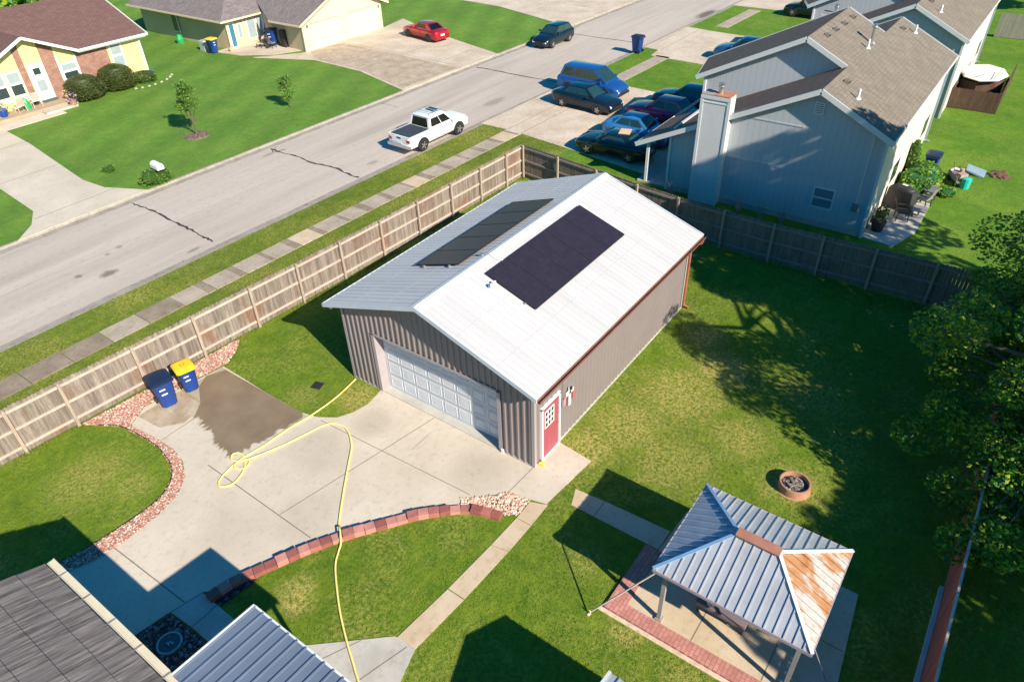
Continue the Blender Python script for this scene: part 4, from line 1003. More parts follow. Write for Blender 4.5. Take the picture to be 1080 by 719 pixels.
    for sy in (-1, 1):
        m = MB()
        for x in (xf0 - .12, (xf0 + xr0) / 2 - .02) + ((xr0 + .45,) if nwin > 1 else ()): m.box((x, sy * (wat(x) - .004), (z0 + zb) / 2 + .02), (.014, .014, zb - z0 - .22))
        m.box(((xf0 + xr0) / 2, sy * (wat(0) - .004), z0 + .15), (xf0 - xr0 - .1, .014, .014)); m.build('door_gap', M_blackm, t, local=True)
        for x in ((xf0 + xr0) / 2 + .12,) + ((xr0 + .62,) if nwin > 1 else ()): m = MB(); m.box((x, sy * (wat(x) + .004), zb - .20), (.17, .03, .03)); m.build('door_handle', paint_, t, local=True)
    m = MB(); m.box((xF - .03, 0, z0 + .12), (.16, w2 * 1.7, .10)); m.build('front_bumper', M_blackm, t, local=True, bevel=.02)
    m = MB(); m.box((xF - .02, 0, z0 + .25), (.10, w2 * 1.15, .12)); m.build('grille', M_blackm, t, local=True, bevel=.01)
    m = MB(); m.box((xR - .012, 0, zR_ - .26), (.02, .42, .14)); m.build('licence_plate', M_white, t, local=True)
    return t, body
def sedan(label, loc, rz, paint_, name='sedan', s=1.0, roof=1.43, **kw):
    st = [(-2.35, .86, .72), (-2.28, .93, .80), (-1.95, .97, .87), (-1.2, .96, .90), (0, .93, .905), (.9, .93, .90), (1.3, .90, .89), (1.9, .82, .86), (2.24, .76, .80), (2.36, .66, .70)]
    st = [(a * s, b, c) for a, b, c in st]
    return vehicle(name, label, 'car', loc, rz, 4.7, 1.82, paint_, st, (-1.75 * s, -1.05 * s, .30 * s, 1.10 * s, .93, roof, .60), (-1.38 * s, 1.42 * s), **kw)
P_navy = paint('paint_navy', (.010, .022, .035), .22, .4); P_blue = paint('paint_blue', (.018, .10, .34), .25, .4); P_mar = paint('paint_maroon', (.52, .03, .10), .3, .3)
P_lb = paint('paint_light_blue', (.05, .22, .46), .35, .3); P_dk = paint('paint_dark_green', (.008, .022, .026), .25, .4); P_red = paint('paint_red', (.38, .010, .022), .28, .3); P_wh = paint('paint_white', (.80, .80, .80), .3, 0.0)
P_dt = paint('paint_dark_teal', (.02, .08, .13), .3, .4); P_sb = paint('paint_slate', (.03, .12, .26), .3, .4)
ZD = .03
sedan('black sedan parked on the driveway in front of the blue minivan', (28.35, 15.15, ZD), R(-94), P_navy)
sedan('dark green coupe with cardboard on its roof nearest the fence', (22.45, 9.75, ZD), R(91), P_dk, name='coupe', s=.94, roof=1.30, nwin=1)
sedan('light blue hatchback parked between the dark coupe and maroon car', (25.05, 9.6, ZD), R(-91), P_lb, name='hatchback', s=.88, roof=1.42)
sedan('maroon car in the shade of the grey house behind the light blue hatchback', (28.6, 9.7, ZD), R(88), P_mar, name='sedan', s=1.0, roof=1.5, rim=M_rimd)
sedan('dark teal car deepest in shade behind the maroon car', (31.7, 9.4, ZD), R(90), P_dt, name='sedan', s=1.0, roof=1.45)
sedan('red coupe with dark windows parked on the tan house driveway', (36.55, 36.4, ZD), R(80), P_red, name='coupe', s=.98, roof=1.36, rim=M_rimd, nwin=1, glass=M_cglassd)
m = MB(); m.box((22.6, 9.25, ZD + 1.345), (.78, .62, .03), .3); tag(m.build('cardboard_sheet', M_card), 'flat piece of cardboard lying on the dark coupe roof', 'cardboard')
vst = [(-2.45, .95, .80), (-2.40, 1.02, .90), (-1.6, 1.05, .95), (0, 1.03, .96), (1.0, 1.03, .955), (1.4, 1.0, .94), (2.0, .90, .88), (2.35, .78, .80), (2.46, .62, .68)]
vehicle('minivan', 'blue minivan parked at the kerb end of the driveway', 'minivan', (31.2, 16.35, ZD), R(-92), 4.9, 1.95, P_blue, vst, (-2.30, -1.95, .55, 1.55, 1.0, 1.74, .70), (-1.5, 1.5), nwin=3)
hst = [(-2.0, .90, .72), (-1.96, 1.0, .83), (-1.3, 1.0, .88), (0, .97, .89), (.8, .96, .885), (1.2, .93, .87), (1.7, .84, .82), (1.98, .72, .76), (2.08, .6, .66)]
vehicle('hatchback', 'dark hatchback parked on the far side of the street', 'car', (40.9, 25.95, -.095), R(178.5), 4.1, 1.78, P_navy, hst, (-1.88, -1.45, .15, .98, .97, 1.48, .62), (-1.2, 1.3), nwin=2)
ust = [(-2.3, .95, .80), (-2.25, 1.05, .90), (-1.5, 1.08, .93), (0, 1.06, .94), (.9, 1.06, .93), (1.3, 1.03, .92), (1.95, .95, .87), (2.25, .84, .80), (2.36, .66, .70)]
vehicle('suv', 'dark blue estate car partly hidden behind the grey roof', 'car', (43.6, 10.2, ZD), R(92), 4.7, 1.88, P_sb, ust, (-2.2, -1.7, .35, 1.25, 1.04, 1.66, .68), (-1.4, 1.42), nwin=3, wr=.35)
vehicle('suv', 'black off road car at the top edge behind the second grey roof', 'car', (59.6, 10.2, ZD), R(85), 4.7, 1.9, P_dk, ust, (-2.2, -1.9, .45, 1.15, 1.04, 1.85, .74), (-1.4, 1.42), nwin=2, wr=.38, rim=M_rim)
# pickup
pst = [(-2.62, .98, .84), (-2.58, 1.02, .90), (-1.5, 1.05, .93), (-.75, 1.06, .935), (0, 1.06, .94), (.9, 1.06, .935), (1.25, 1.05, .92), (2.1, 1.03, .89), (2.44, .99, .86), (2.55, .86, .82)]
pk, pb = vehicle('pickup_truck', 'white crew cab pickup with dark bed cover parked on the street', 'pickup truck', (18.75, 20.42, -.095), R(-1.9), 5.2, 1.88, P_wh, pst, (-.88, -.74, .60, 1.42, 1.04, 1.70, .72), (-1.58, 1.58), wr=.39, nwin=2, z0=.34, glass=M_cglassd)
m = MB(); m.box((-1.70, 0, 1.085), (1.62, 1.56, .05)); bc = m.build('bed_cover', plain('bed_cover', (.035, .045, .06), .7), pk, local=True, bevel=.015)
m = MB()
for y in (-.83, .83): m.box((-1.70, y, 1.075), (1.72, .09, .05))
m.box((-2.56, 0, 1.06), (.07, 1.6, .06)); m.build('bed_rail', P_wh, pk, local=True, bevel=.01)
m = MB(); m.box((-2.66, 0, .52), (.16, 1.80, .17)); m.build('rear_bumper', M_chrome, pk, local=True, bevel=.03)
m = MB(); m.box((-2.625, 0, .86), (.012, 1.45, .34)); m.build('tailgate', plain('tailgate', (.66, .67, .68), .35), pk, local=True, bevel=.004)
m = MB(); m.box((-2.64, 0, .98), (.02, .30, .08)); m.build('tailgate_handle', M_blackm, pk, local=True)
m = MB()
for y in (-.52, .52): m.tube([(-.5, y, 1.80), (-.3, y, 1.87), (.4, y, 1.87), (.62, y, 1.80)], .022, 6)
for x in (-.35, .12): m.beam((x, -.52, 1.865), (x, .52, 1.865), .05, .02)
m.build('roof_rack', M_chrome, pk, local=True)
m = MB(); m.box((.33, 0, 1.80), (.42, .72, .02)); m.build('sunroof', M_cglass, pk, local=True, bevel=.005)

# ================================================================== TREES AND PLANTS
def leaves(m, centre, rad, n, size, nm=3, squash=1.0, shell=.5, rng=random, droop=0.0):
    cx, cy, cz = centre
    for _ in range(n):
        while True:
            u, v, w = rng.uniform(-1, 1), rng.uniform(-1, 1), rng.uniform(-1, 1); q = u * u + v * v + w * w
            if 1e-3 < q <= 1: break
        k = (q ** .5) ** shell / q ** .5 if shell < 1 else 1
        p = Vector((cx + u * rad * k, cy + v * rad * k, cz + w * rad * squash * k))
        s = size * rng.uniform(.6, 1.3); a = Vector((rng.uniform(-1, 1), rng.uniform(-1, 1), rng.uniform(-.6, .5))).normalized()
        nn = Vector((rng.uniform(-.7, .6), rng.uniform(-1.0, .4), 1)).normalized(); b = a.cross(nn).normalized() * s * .36; a = a * s
        nn = a.cross(b).normalized() * s * .10
        bi = len(m.v); m.v += [tuple(p - a * .5), tuple(p + b * 1.0 + nn), tuple(p + a * .55), tuple(p - b + nn)]
        m.f.append([bi, bi + 1, bi + 2, bi + 3]); m.m.append(rng.choices(range(nm), (5, 3, 3)[:nm])[0])
def tree(name, label, cat, base, h, crown_r, crown_z, n_cl, n_leaf, size, mats, trunk_r=.18, seed=1, group=None, shape=(1, 1, .8), cl_r=(.5, 1.1), lean=(0, 0), holes=None, low=-.9, skirt=()):
    rng = random.Random(seed); t = thing(name, label, cat, base, 0, group); bx, by, bz = base
    tm = MB(); top = Vector((bx + lean[0], by + lean[1], crown_z + crown_r * .5)); tp = []
    for i in range(7):
        k = i / 6; tp.append(Vector((bx, by, bz - .05)).lerp(top, k) + Vector((rng.uniform(-.1, .1), rng.uniform(-.1, .1), 0)) * k * trunk_r * 3)
    tm.tube(tp, [trunk_r * (1.25 - 1.05 * i / 6) for i in range(7)], 9)
    lm = MB(); cents = []
    for _ in range(n_cl):
        while True:
            u = Vector((rng.uniform(-1, 1), rng.uniform(-1, 1), rng.uniform(low, 1)))
            if .25 < u.length < 1: break
        c = Vector((bx + lean[0] + u.x * crown_r * shape[0], by + lean[1] + u.y * crown_r * shape[1], crown_z + u.z * crown_r * shape[2]))
        if holes and holes(c): continue
        cents.append(c); r = rng.uniform(*cl_r)
        st_ = tp[min(6, max(1, int(6 * min(1, max(.25, (c.z - 1.2 * abs(u.x) - bz) / (top.z - bz))))))]
        if rng.random() < .55:
            mid = st_.lerp(c, .55) + Vector((rng.uniform(-.2, .2), rng.uniform(-.2, .2), .15)) * crown_r * .25
            tm.tube([st_, mid, c], [trunk_r * .42, trunk_r * .24, trunk_r * .08], 5)
        leaves(lm, c, r, int(n_leaf * (r / cl_r[1]) ** 2), size, len(mats), .75, .6, rng)
    for (xa, xb, ya, yb, za, zb, k) in skirt:       # low outer boughs
        for _ in range(k):
            c = Vector((rng.uniform(xa, xb), rng.uniform(ya, yb), rng.uniform(za, zb)))
            if holes and (holes(c) or holes(c + Vector((-.5, .2, .3)))): continue
            leaves(lm, c, rng.uniform(.45, .8), int(n_leaf * .45), size, len(mats), .75, .6, rng)
            if rng.random() < .5: tm.tube([tp[2], tp[2].lerp(c, .5) + Vector((0, 0, .5)), c], [trunk_r * .3, trunk_r * .18, trunk_r * .06], 5)
    tm.build('trunk', M_bark, t); lm.build('crown', mats, t)
    return t
def crown_cut(c):
    sx, sy = c.x + .4 * c.z, c.y + 1.46 * c.z       # where the clump's shade lands: keeps the sunlit strips of the lawn open
    if sy > -7.6 and sx < 5.0 + max(0, sy + 7.0) * .64: return True
    if sy > -3.2 and 9.4 < sx < 12.2 + (sy + 1.7) * .6: return True
    u = math.sin(sx * 2.3 + 1.1) * math.sin(sy * 2.9 + .4) + .5 * math.sin(sx * 5.1 + sy * 3.3)
    if 6.0 < sx < 11.8 and -8.3 < sy < -3.2 and u > .05: return True
    if 11 < sx < 15 and -8.3 < sy < -3.0 and u > .25: return True
    return c.z < 1.2
tree('broadleaf_tree', 'big leafy green tree overhanging the red fence at the right edge', 'tree', (7.6, -12.6, 0), 9, 4.3, 4.7, 235, 860, .125, M_leaf, .26, seed=5, shape=(1.35, 1.0, .95), cl_r=(.5, 1.05), holes=crown_cut,
     skirt=[(5.2, 9.5, -10.2, -8.7, 1.5, 3.0, 30), (2.6, 6.5, -13.0, -10.1, 1.3, 2.9, 60), (3.5, 8, -15, -12, 1.8, 4.5, 30), (9, 13, -10.5, -9.0, 1.8, 3.6, 12), (6.5, 11.5, -13, -10.3, 1.6, 3.6, 44), (9, 15.2, -12.2, -9.6, 1.3, 2.9, 60), (10, 15, -14.5, -12, 2.5, 6.5, 40)])
tree('broadleaf_tree', 'tall tree outside the frame whose shadow falls on the grey house', 'tree', (13.8, -15.3, 0), 13, 5.4, 9.0, 84, 300, .36, M_leaf, .32, seed=9, shape=(1.1, .9, .8), cl_r=(.9, 1.5), holes=crown_cut)
tree('broadleaf_tree', 'tree beyond the red fence that shades the patio end', 'tree', (-.6, -20.8, 0), 9, 4.4, 6.2, 85, 300, .32, M_leaf, .3, seed=12, shape=(1.2, .8, .8), cl_r=(.9, 1.4), holes=lambda c: c.y + 1.46 * c.z > -9.0 and c.x + .4 * c.z > -.6)
tree('young_tree', 'slim young tree in a mulch ring on the yellow house lawn', 'tree', (11.27, 33.46, 0), 3.2, .70, 2.35, 34, 130, .105, M_leafy, .05, seed=21, shape=(.8, .8, 1.6), cl_r=(.2, .36))
m = MB(); m.lathe((11.27, 33.46, .0), [(.80, 0), (.72, .05), (.3, .08), (.02, .09)], 18); struct(m.build('mulch_ring', gravel('mulch_ring', (.22, .13, .09), (.38, .26, .20), (.30, .2, .16), 12)), 'stuff')
tree('young_tree', 'small dark bushy sapling on the tan house lawn', 'tree', (18.0, 32.5, 0), 2.4, .60, 1.35, 30, 110, .10, M_leafy, .035, seed=22, shape=(.9, .9, 1.6), cl_r=(.16, .32))
tree('broadleaf_tree', 'dark round tree at the far right top corner behind the grey fence', 'tree', (72, -6.0, 0), 5, 2.2, 3.0, 40, 160, .4, M_leaf, .2, seed=31, cl_r=(.7, 1.1))
tree('broadleaf_tree', 'dark tree behind the brown roof at the top left corner', 'tree', (13, 69, 0), 8, 4.0, 3.4, 60, 160, .5, M_leaf, .3, seed=32, cl_r=(.9, 1.4))
tree('broadleaf_tree', 'dark green tree beyond the roofs at the top left', 'tree', (21.5, 80, 0), 7, 3.6, 3.2, 50, 150, .5, M_leaf, .3, seed=33, cl_r=(.9, 1.4))
def shrub(name, label, c, r, h, mats, n=1400, size=.10, seed=3, group=None, box=.0):
    rng = random.Random(seed); t = thing(name, label, 'shrub', (c[0], c[1], 0), 0, group); tm = MB()
    for k in range(5):
        a = rng.uniform(0, 2 * PI); tm.tube([(c[0], c[1], 0), (c[0] + r * .5 * math.cos(a), c[1] + r * .5 * math.sin(a), h * .55)], [.03, .015], 5)
    tm.build('stem', M_bark, t)
    core = MB(); pr_ = [(r * .55, .08), (r * .86, h * .25), (r * .88, h * .6), (r * .66, h * .85), (.02, h * .90)]; core.lathe((c[0], c[1], 0), pr_, 14); core.build('inner_foliage', mats[2], t, smooth=True)
    m = MB()
    for _ in range(n):
        a = rng.uniform(0, 2 * PI); v = rng.random() ** .8; z = h * (.06 + .9 * v)
        prof = (1 - (abs(v - .42) / .62) ** 3) if box else math.sqrt(max(0.03, 1 - (v - .25) ** 2 / .6))
        rr_ = r * max(.1, prof) * (1 + .12 * math.sin(3 * a + seed) * math.sin(5 * v)) * rng.uniform(.86, 1.04) * (rng.random() ** .5 if v > .85 else 1)
        leaves(m, (c[0] + rr_ * math.cos(a), c[1] + rr_ * math.sin(a), z), .05, 1, size, len(mats), 1, 1, rng)
    m.build('foliage', mats, t); return t
shrub('shrub', 'wide clipped dark shrub beside the yellow house door', (11.45, 46.9), 1.25, 1.75, M_shrub, 7000, .09, 3, box=1)
shrub('shrub', 'rounder clipped shrub under the right window of the yellow house', (14.0, 47.05), 1.2, 1.85, M_shrub, 7000, .09, 4, box=1)
shrub('shrub', 'low green flowering bush at the yellow house corner', (16.1, 47.2), .95, .75, M_leafy[0:1] + M_shrub[0:1] + M_shrub[2:], 900, .14, 5)
shrub('shrub', 'loose leafy bush in the neighbour yard behind the black grill', (26.6, -5.35), .95, 1.0, M_leaf, 1500, .16, 6)
shrub('shrub', 'bushy plant between the blue bin and the patio', (27.9, -5.3), .8, .95, M_leaf, 1200, .16, 7)
shrub('shrub', 'low spreading green plant at the patio corner', (25.2, -5.0), .7, .6, M_leafy, 800, .14, 8)
shrub('climbing_plant', 'tall bright green climber on the side wall of the grey house', (28.2, -4.55), .35, 1.9, M_leafy, 700, .14, 9)
shrub('shrub', 'small dark low plant on the lawn right of the patio', (26.6, -6.6), .5, .35, M_leaf, 350, .13, 10)
shrub('flower_clump', 'green flower clump round the white mailbox by the street', (5.85, 29.3), .85, .7, M_leafy, 800, .12, 11)
shrub('flower_clump', 'small pale plant alone on the yellow house lawn', (5.15, 33.0), .38, .3, M_leafy, 260, .12, 13)
# rock edging pieces in a curve
for i, (x, y) in enumerate([(14.6, 45.9), (15.0, 45.7), (15.5, 45.6), (16.0, 45.6), (16.6, 45.7), (17.2, 45.95), (17.7, 46.3), (18.1, 46.7)]):
    m = MB(); m.lathe((x, y, -.02), [(.11, 0), (.12, .05), (.07, .10), (.02, .12)], 7, squash=.7); tag(m.build('edging_rock', M_interior), 'pale rock in the curved row edging the flower bed', 'rock', 'rocks edging the yellow house bed')

# ================================================================== GREY NEIGHBOUR HOUSES
def grey_house(dx, label, first=True):
    t = thing('house', label, 'house', (19.85 + dx, 0, 0)); X = lambda x: x + dx
    RS = lambda y: 4.6 + .5 * (y + 4.55)                   # right slope (through both ridges)
    LA = lambda y: 6.225 - .477 * (y + 1.3); LB = lambda y: 7.235 - .485 * (y - .72)
    T = .12
    m = MB()
    def right(x0, x1, yr_): m.slab([(X(x0), -4.55, RS(-4.55)), (X(x1), -4.55, RS(-4.55)), (X(x1), yr_, RS(yr_)), (X(x0), yr_, RS(yr_))], T)
    right(19.5, 23.3, -1.3); right(23.3, 30.1, .72); right(30.1, 33.95, -1.3)
    m.build('roof', M_nroof, t)
    m = MB()
    m.slab([(X(19.5), 7.0, LA(7.0)), (X(19.5), -1.3, LA(-1.3)), (X(23.6), -1.3, LA(-1.3)), (X(23.6), 7.0, LA(7.0))], T)
    m.slab([(X(30.1), 7.0, LA(7.0)), (X(30.1), -1.3, LA(-1.3)), (X(33.95), -1.3, LA(-1.3)), (X(33.95), 7.0, LA(7.0))], T)
    m.slab([(X(23.3), 5.75, LB(5.75)), (X(23.3), .72, LB(.72)), (X(30.1), .72, LB(.72)), (X(30.1), 7.9, LB(7.9))], T)
    m.build('roof', M_nroof_shade, t)
    # walls
    m = MB()
    m.vprism([(-4.3, 0), (5.3, 0), (5.3, LA(5.3) - T), (-1.3, LA(-1.3) - T), (-4.3, RS(-4.3) - T)], 0, X(19.85), X(20.0))
    m.vprism([(-4.3, 0), (5.3, 0), (5.3, LA(5.3) - T), (-1.3, LA(-1.3) - T), (-4.3, RS(-4.3) - T)], 0, X(33.45), X(33.6))
    for a, b in ((23.62, 23.75), (29.65, 29.8)):
        m.vprism([(-2.2, 3), (5.4, 3), (5.4, LB(5.4) - T), (.72, LB(.72) - T), (-2.2, RS(-2.2) - T)], 0, X(a), X(b))
    m.box((X((20.0 + 33.45) / 2), 5.24, 1.6), (13.45, .12, 3.2)); m.box((X(26.7), 5.34, 3.7), (5.9, .12, 2.0))
    m.build('wall', M_nwall, t)
    m = MB(); m.box((X(26.725), -4.24, 2.16), (13.4, .12, 4.3)); m.build('side_wall', M_nwall_sun, t)
    for x, y, h in ((19.83, -4.31, 4.5), (33.62, -4.31, 4.5), (19.83, 5.3, 2.95)): m = MB(); m.box((X(x), y, h / 2), (.12, .12, h)); m.build('corner_board', M_ntrim, t)
    m = MB(); m.box((X(23.60), 5.4, 3.9), (.12, .12, 1.9)); m.build('corner_board', M_ntrim, t)
    m = MB(); m.box((X(19.84), -.9, 2.42), (.03, 6.5, .10)); m.build('belt_board', M_nwall, t); m = MB(); m.box((X(19.843), .55, 4.42), (.02, 2.8, .06)); m.build('belt_board', M_nwall, t)
    m = MB()   # rakes
    def rake(x, pts):
        for (ya, za), (yb, zb) in zip(pts, pts[1:]): m.beam((X(x), ya, za - .085), (X(x), yb, zb - .085), .05, .22, up=(0, 0, 1))
    rake(19.48, [(-4.6, RS(-4.6)), (-1.3, LA(-1.3)), (7.05, LA(7.05))])
    rake(23.28, [(-1.25, RS(-1.25)), (.72, LB(.72)), (5.8, LB(5.8))])
    rake(30.13, [(-1.25, RS(-1.25)), (.72, LB(.72)), (7.9, LB(7.9))]); rake(33.98, [(-4.6, RS(-4.6)), (-1.3, LA(-1.3)), (7.05, LA(7.05))])
    m.beam((X(19.5), -4.56, RS(-4.56) - .08), (X(33.95), -4.56, RS(-4.56) - .08), .03, .16); m.beam((X(19.5), 7.02, LA(7.02) - .08), (X(33.9), 7.02, LA(7.02) - .08), .03, .16); m.beam((X(23.3), 5.77, LB(5.77) - .08), (X(30.1), 7.92, LB(7.92) - .08), .03, .16)
    m.build('barge_board', M_ntrim, t)
    m = MB(); m.prism([(X(19.9), -4.52), (X(33.5), -4.52), (X(33.5), -4.32), (X(19.9), -4.32)], 4.36, 4.40); m.build('soffit', M_ntrim, t)
    m = MB()
    m.tube([(X(33.3), -4.6, 4.5), (X(33.3), -4.40, 4.1), (X(33.3), -4.37, .2), (X(33.3), -4.6, .08)], .05, 6)
    m.build('downspout', plain('spout_blue', (.20, .26, .32), .5), t)
    # porch
    m = MB(); m.box((X(20.0), 6.55, 1.15), (.14, .14, 2.3)); m.build('porch_post', M_ntrim, t)
    m = MB(); m.prism(rect(X(19.9), 5.32, X(22.5), 7.0), -.02, .10); m.build('porch_slab', M_greyc, t)
    m = MB(); m.box((X(19.84), 5.28, .0), (.01, .01, .01)); m.box((X(21.2), 5.31, 1.15), (.9, .02, 2.0)); m.build('door', M_blackm, t)
    # window on the front gable
    w = MB(); w.box((X(19.835), -2.33, 1.42), (.05, .98, 1.02)); wo = w.build('window', M_ntrim, t)
    w = MB(); w.box((X(19.806), -2.33, 1.66), (.01, .82, .38)); w.box((X(19.806), -2.33, 1.20), (.01, .82, .38)); w.build('pane', M_glassg if not first else plain('dim_glass', (.16, .22, .27), .2), wo)
    for x in (24.5, 31.5):
        w = MB(); w.box((X(x), -4.305, 1.5), (1.5, .04, 1.1)); wo = w.build('window', M_white, t); w = MB(); w.box((X(x), -4.328, 1.5), (1.36, .01, .96)); w.build('pane', M_glass, wo)
    # chimney
    m = MB(); m.box((X(19.68), 3.12, 2.62), (.74, 1.30, 5.24)); ch = m.build('chimney', plain('pale_siding', (.62, .61, .61), .7, vary=.05), t)
    m = MB()
    for y in (2.47, 3.77): m.box((X(19.31), y, 2.6), (.05, .14, 5.2))
    m.box((X(19.30), 3.12, 5.18), (.05, 1.42, .16)); m.box((X(19.30), 3.12, 4.95), (.02, 1.2, .05)); m.box((X(19.68), 2.455, 2.6), (.66, .03, 5.2)); m.build('chimney_trim', M_ntrim, ch)
    m = MB(); m.box((X(19.68), 2.82, 5.28), (.80, .74, .06)); m.build('chimney_cap', plain('rusty_cap', (.40, .17, .09), .7, vary=.3, scale=3), ch); m = MB(); m.box((X(19.68), 3.50, 5.275), (.80, .62, .05)); m.build('chimney_cap', plain('grey_cap', (.30, .24, .22), .7, vary=.3), ch)
    m = MB(); m.lathe((X(19.68), 3.05, 5.3), [(.11, 0), (.11, .28), (.17, .30), (.17, .34), (.12, .36), (.12, .44), (.18, .46), (.02, .52)], 12); m.build('flue', M_chrome, ch)
    # roof furniture
    for x, y in ((24.9, .25), (26.2, .22), (27.6, .2), (29.1, .2), (21.7, -1.75), (32.3, -1.75)):
        m = MB(); z = RS(y); m.box((X(x), y, z + .06), (.36, .24, .14), 0, 0, .8); v = m.build('roof_vent', plain('vent_brown', (.20, .165, .14), .7), t)
        m = MB(); m.box((X(x), y - .12, z + .04), (.30, .03, .08)); m.build('vent_slot', M_black, v)
    for x, y in ((20.93, -2.5), (26.7, -1.3), (32.9, -2.3)):
        m = MB(); z = RS(y); m.tube([(X(x), y, z - .05), (X(x), y, z + .42)], .055, 8); m.lathe((X(x), y, z), [(.14, 0), (.09, .07), (.05, .09)], 10); m.build('vent_pipe', M_white, t)
    x, y = 27.6, -1.25; z = RS(y); m = MB(); m.tube([(X(x), y, z - .05), (X(x), y, z + .75)], .09, 10); m.lathe((X(x), y, z), [(.2, 0), (.12, .1), (.09, .12)], 10); m.lathe((X(x), y, z + .72), [(.09, 0), (.16, .03), (.16, .06), (.09, .08), (.09, .14), (.15, .17), (.02, .22)], 12); m.build('flue', M_chrome, t)
    return t
grey_house(0, 'grey blue sided house with stepped tan shingle roof and tall chimney box')
grey_house(18.0, 'second grey house with the same stepped roof behind the first one', False)

# far back garden of the grey houses
fence('wooden_fence', 'pale grey board fence closing the far garden at the top right', [(59.8, -4.4), (60.6, -20)], [(59.9, -6), (60, -8.4), (60.2, -10.8)], -1, (M_gfence, M_rail2, M_post), gap=.006)
hf = fence('wooden_fence', 'short dark brown fence boxing in the white tub cover', [(47.5, -4.3), (40.2, -4.35), (40.25, -7.0), (48.3, -7.0)], [(40.2, -4.4), (40.25, -6.95), (44, -7.0)], -1, (M_dfence, M_dfence, M_dfence), h=1.25, gap=.005, rails=(.3, 1.0))
tub = thing('hot_tub', 'white octagonal hot tub cover inside the brown fence', 'hot tub', (43.9, -5.55, 0))
m = MB(); m.lathe((43.7, -5.4, 0), [(1.35, .0), (1.38, 1.1), (1.2, 1.12)], 8); m.build('tub', M_dfence, tub)
m = MB(); m.lathe((43.9, -5.5, 1.30), [(2.0, 0), (2.05, .06), (1.9, .12), (.05, .30)], 8, squash=.68); m.build('cover', M_tarp, tub)
m = MB(); m.tube([(42.2, -6.2, 1.5), (43.7, -6.4, 1.75)], .025, 5); m.tube([(42.2, -5.2, 1.5), (42.5, -5.6, 1.62)], .025, 5); m.build('strap', M_greyf, tub)
def chair(label, loc, rz, fab, frame, cat='chair', name='garden_chair', s=1.0):
    t = thing(name, label, cat, loc, rz)
    m = MB(); m.box((0, 0, .42 * s), (.52 * s, .50 * s, .07 * s)); m.build('seat', fab, t, local=True, bevel=.02)
    m = MB(); m.slab([(-.24 * s, .22 * s, .44 * s), (.24 * s, .22 * s, .44 * s), (.22 * s, .44 * s, 1.0 * s), (-.22 * s, .44 * s, 1.0 * s)], .05); m.build('backrest', fab, t, local=True)
    for a in (-1, 1):
        for b in (-1, 1): m = MB(); m.beam((a * .24 * s, b * .22 * s, .40 * s), (a * .26 * s, b * .26 * s, 0), .04, .04); m.build('leg', frame, t, local=True)
        m = MB(); m.box((a * .29 * s, -.02, .62 * s), (.07 * s, .52 * s, .03)); m.build('armrest', frame, t, local=True)
    return t
bq = thing('grill', 'large grill under a black cover on the neighbour patio', 'grill', (23.7, -5.05, .03), R(70))
m = MB(); m.box((0, 0, .55), (1.35, .62, 1.0), 0, 0, .92); m.build('cover', M_black, bq, local=True, bevel=.12, smooth=True)
m = MB(); m.lathe((0, 0, .98), [(.34, 0), (.30, .12), (.18, .20), (.02, .22)], 12); m.v = [(v[0] * 1.7, v[1] * .9, v[2]) for v in m.v]; m.build('cover_dome', M_black, bq, local=True, smooth=True)
m = MB(); m.box((0, 0, 1.208), (.24, .12, .012)); m.build('badge', M_white, bq, local=True)
chair('dark garden chair with grey cushion at the patio edge by the lawn', (24.6, -5.95, .03), R(160), M_greyf, M_black)
chair('low dark chair on the patio in front of the covered grill', (22.6, -5.4, .03), R(20), M_black, M_black)
chair('dark folded chair farther out on the neighbour patio', (25.7, -6.0, 0), R(120), M_greyf, M_black, s=.85)
m = MB(); m.box((23.3, -6.0, .42), (.7, .6, .04)); m.tube([(23.3, -6.0, .03), (23.3, -6.0, .42)], .04, 6); m.box((23.3, -6.0, .05), (.4, .4, .04)); tag(m.build('side_table', M_greyf), 'small grey table between the dark patio chairs', 'table')
def sack(label, x, y, r, h, mat, name='planter', cat='planter'):
    t = thing(name, label, cat, (x, y, 0)); m = MB(); m.lathe((x, y, 0), [(r * .7, 0), (r * .9, h * .5), (r, h * .9), (r * .9, h * .92), (r * .8, h * .85), (.02, h * .82)], 12); m.build('pot', mat, t, smooth=True)
    lm = MB(); leaves(lm, (x, y, h * 1.15), r * .95, 90, .16); lm.build('plant', M_shrub, t)
sack('dark planter at the corner of the grey house nearest the fence', 20.9, -4.75, .32, .55, M_black)
sack('second dark planter just behind the corner planter', 21.7, -4.7, .28, .6, M_black)
def cooler(label, loc, rz, s=1.0):
    t = thing('cooler', label, 'cooler', loc, rz); m = MB(); m.box((0, 0, .17 * s), (.60 * s, .38 * s, .32 * s)); m.build('box', plain('cooler_blue', (.02, .28, .50), .4), t, local=True, bevel=.03)
    m = MB(); m.box((0, 0, .36 * s), (.62 * s, .40 * s, .07 * s)); m.build('lid', M_white, t, local=True, bevel=.02)
cooler('blue cooler with white lid against the wall by the green plants', (28.5, -4.75, 0), .4, 1.25)
cooler('blue cooler with white lid out on the lawn by the junk pile', (28.9, -6.6, 0), -.3, 1.1)
m = MB(); m.lathe((27.9, -7.25, .0), [(.22, 0), (.24, .5), (.1, .55)], 12); tag(m.build('bucket', M_teal), 'teal plastic bucket on the lawn right of the junk pile', 'bucket')
m = MB(); m.slab([(29.6, -7.9, .04), (30.6, -7.9, .06), (30.5, -7.0, .28), (29.7, -7.0, .26)], .02); m.beam((29.6, -7.8, 0), (29.6, -7.0, .26), .03, .03); tag(m.build('sheet', plain('grey_sheet', (.22, .30, .36), .5)), 'grey blue plastic sheet lying tilted on the lawn', 'sheet')
t = thing('wagon', 'cluttered grey wagon of garden things on the lawn', 'wagon', (28.3, -6.85, 0), .5)
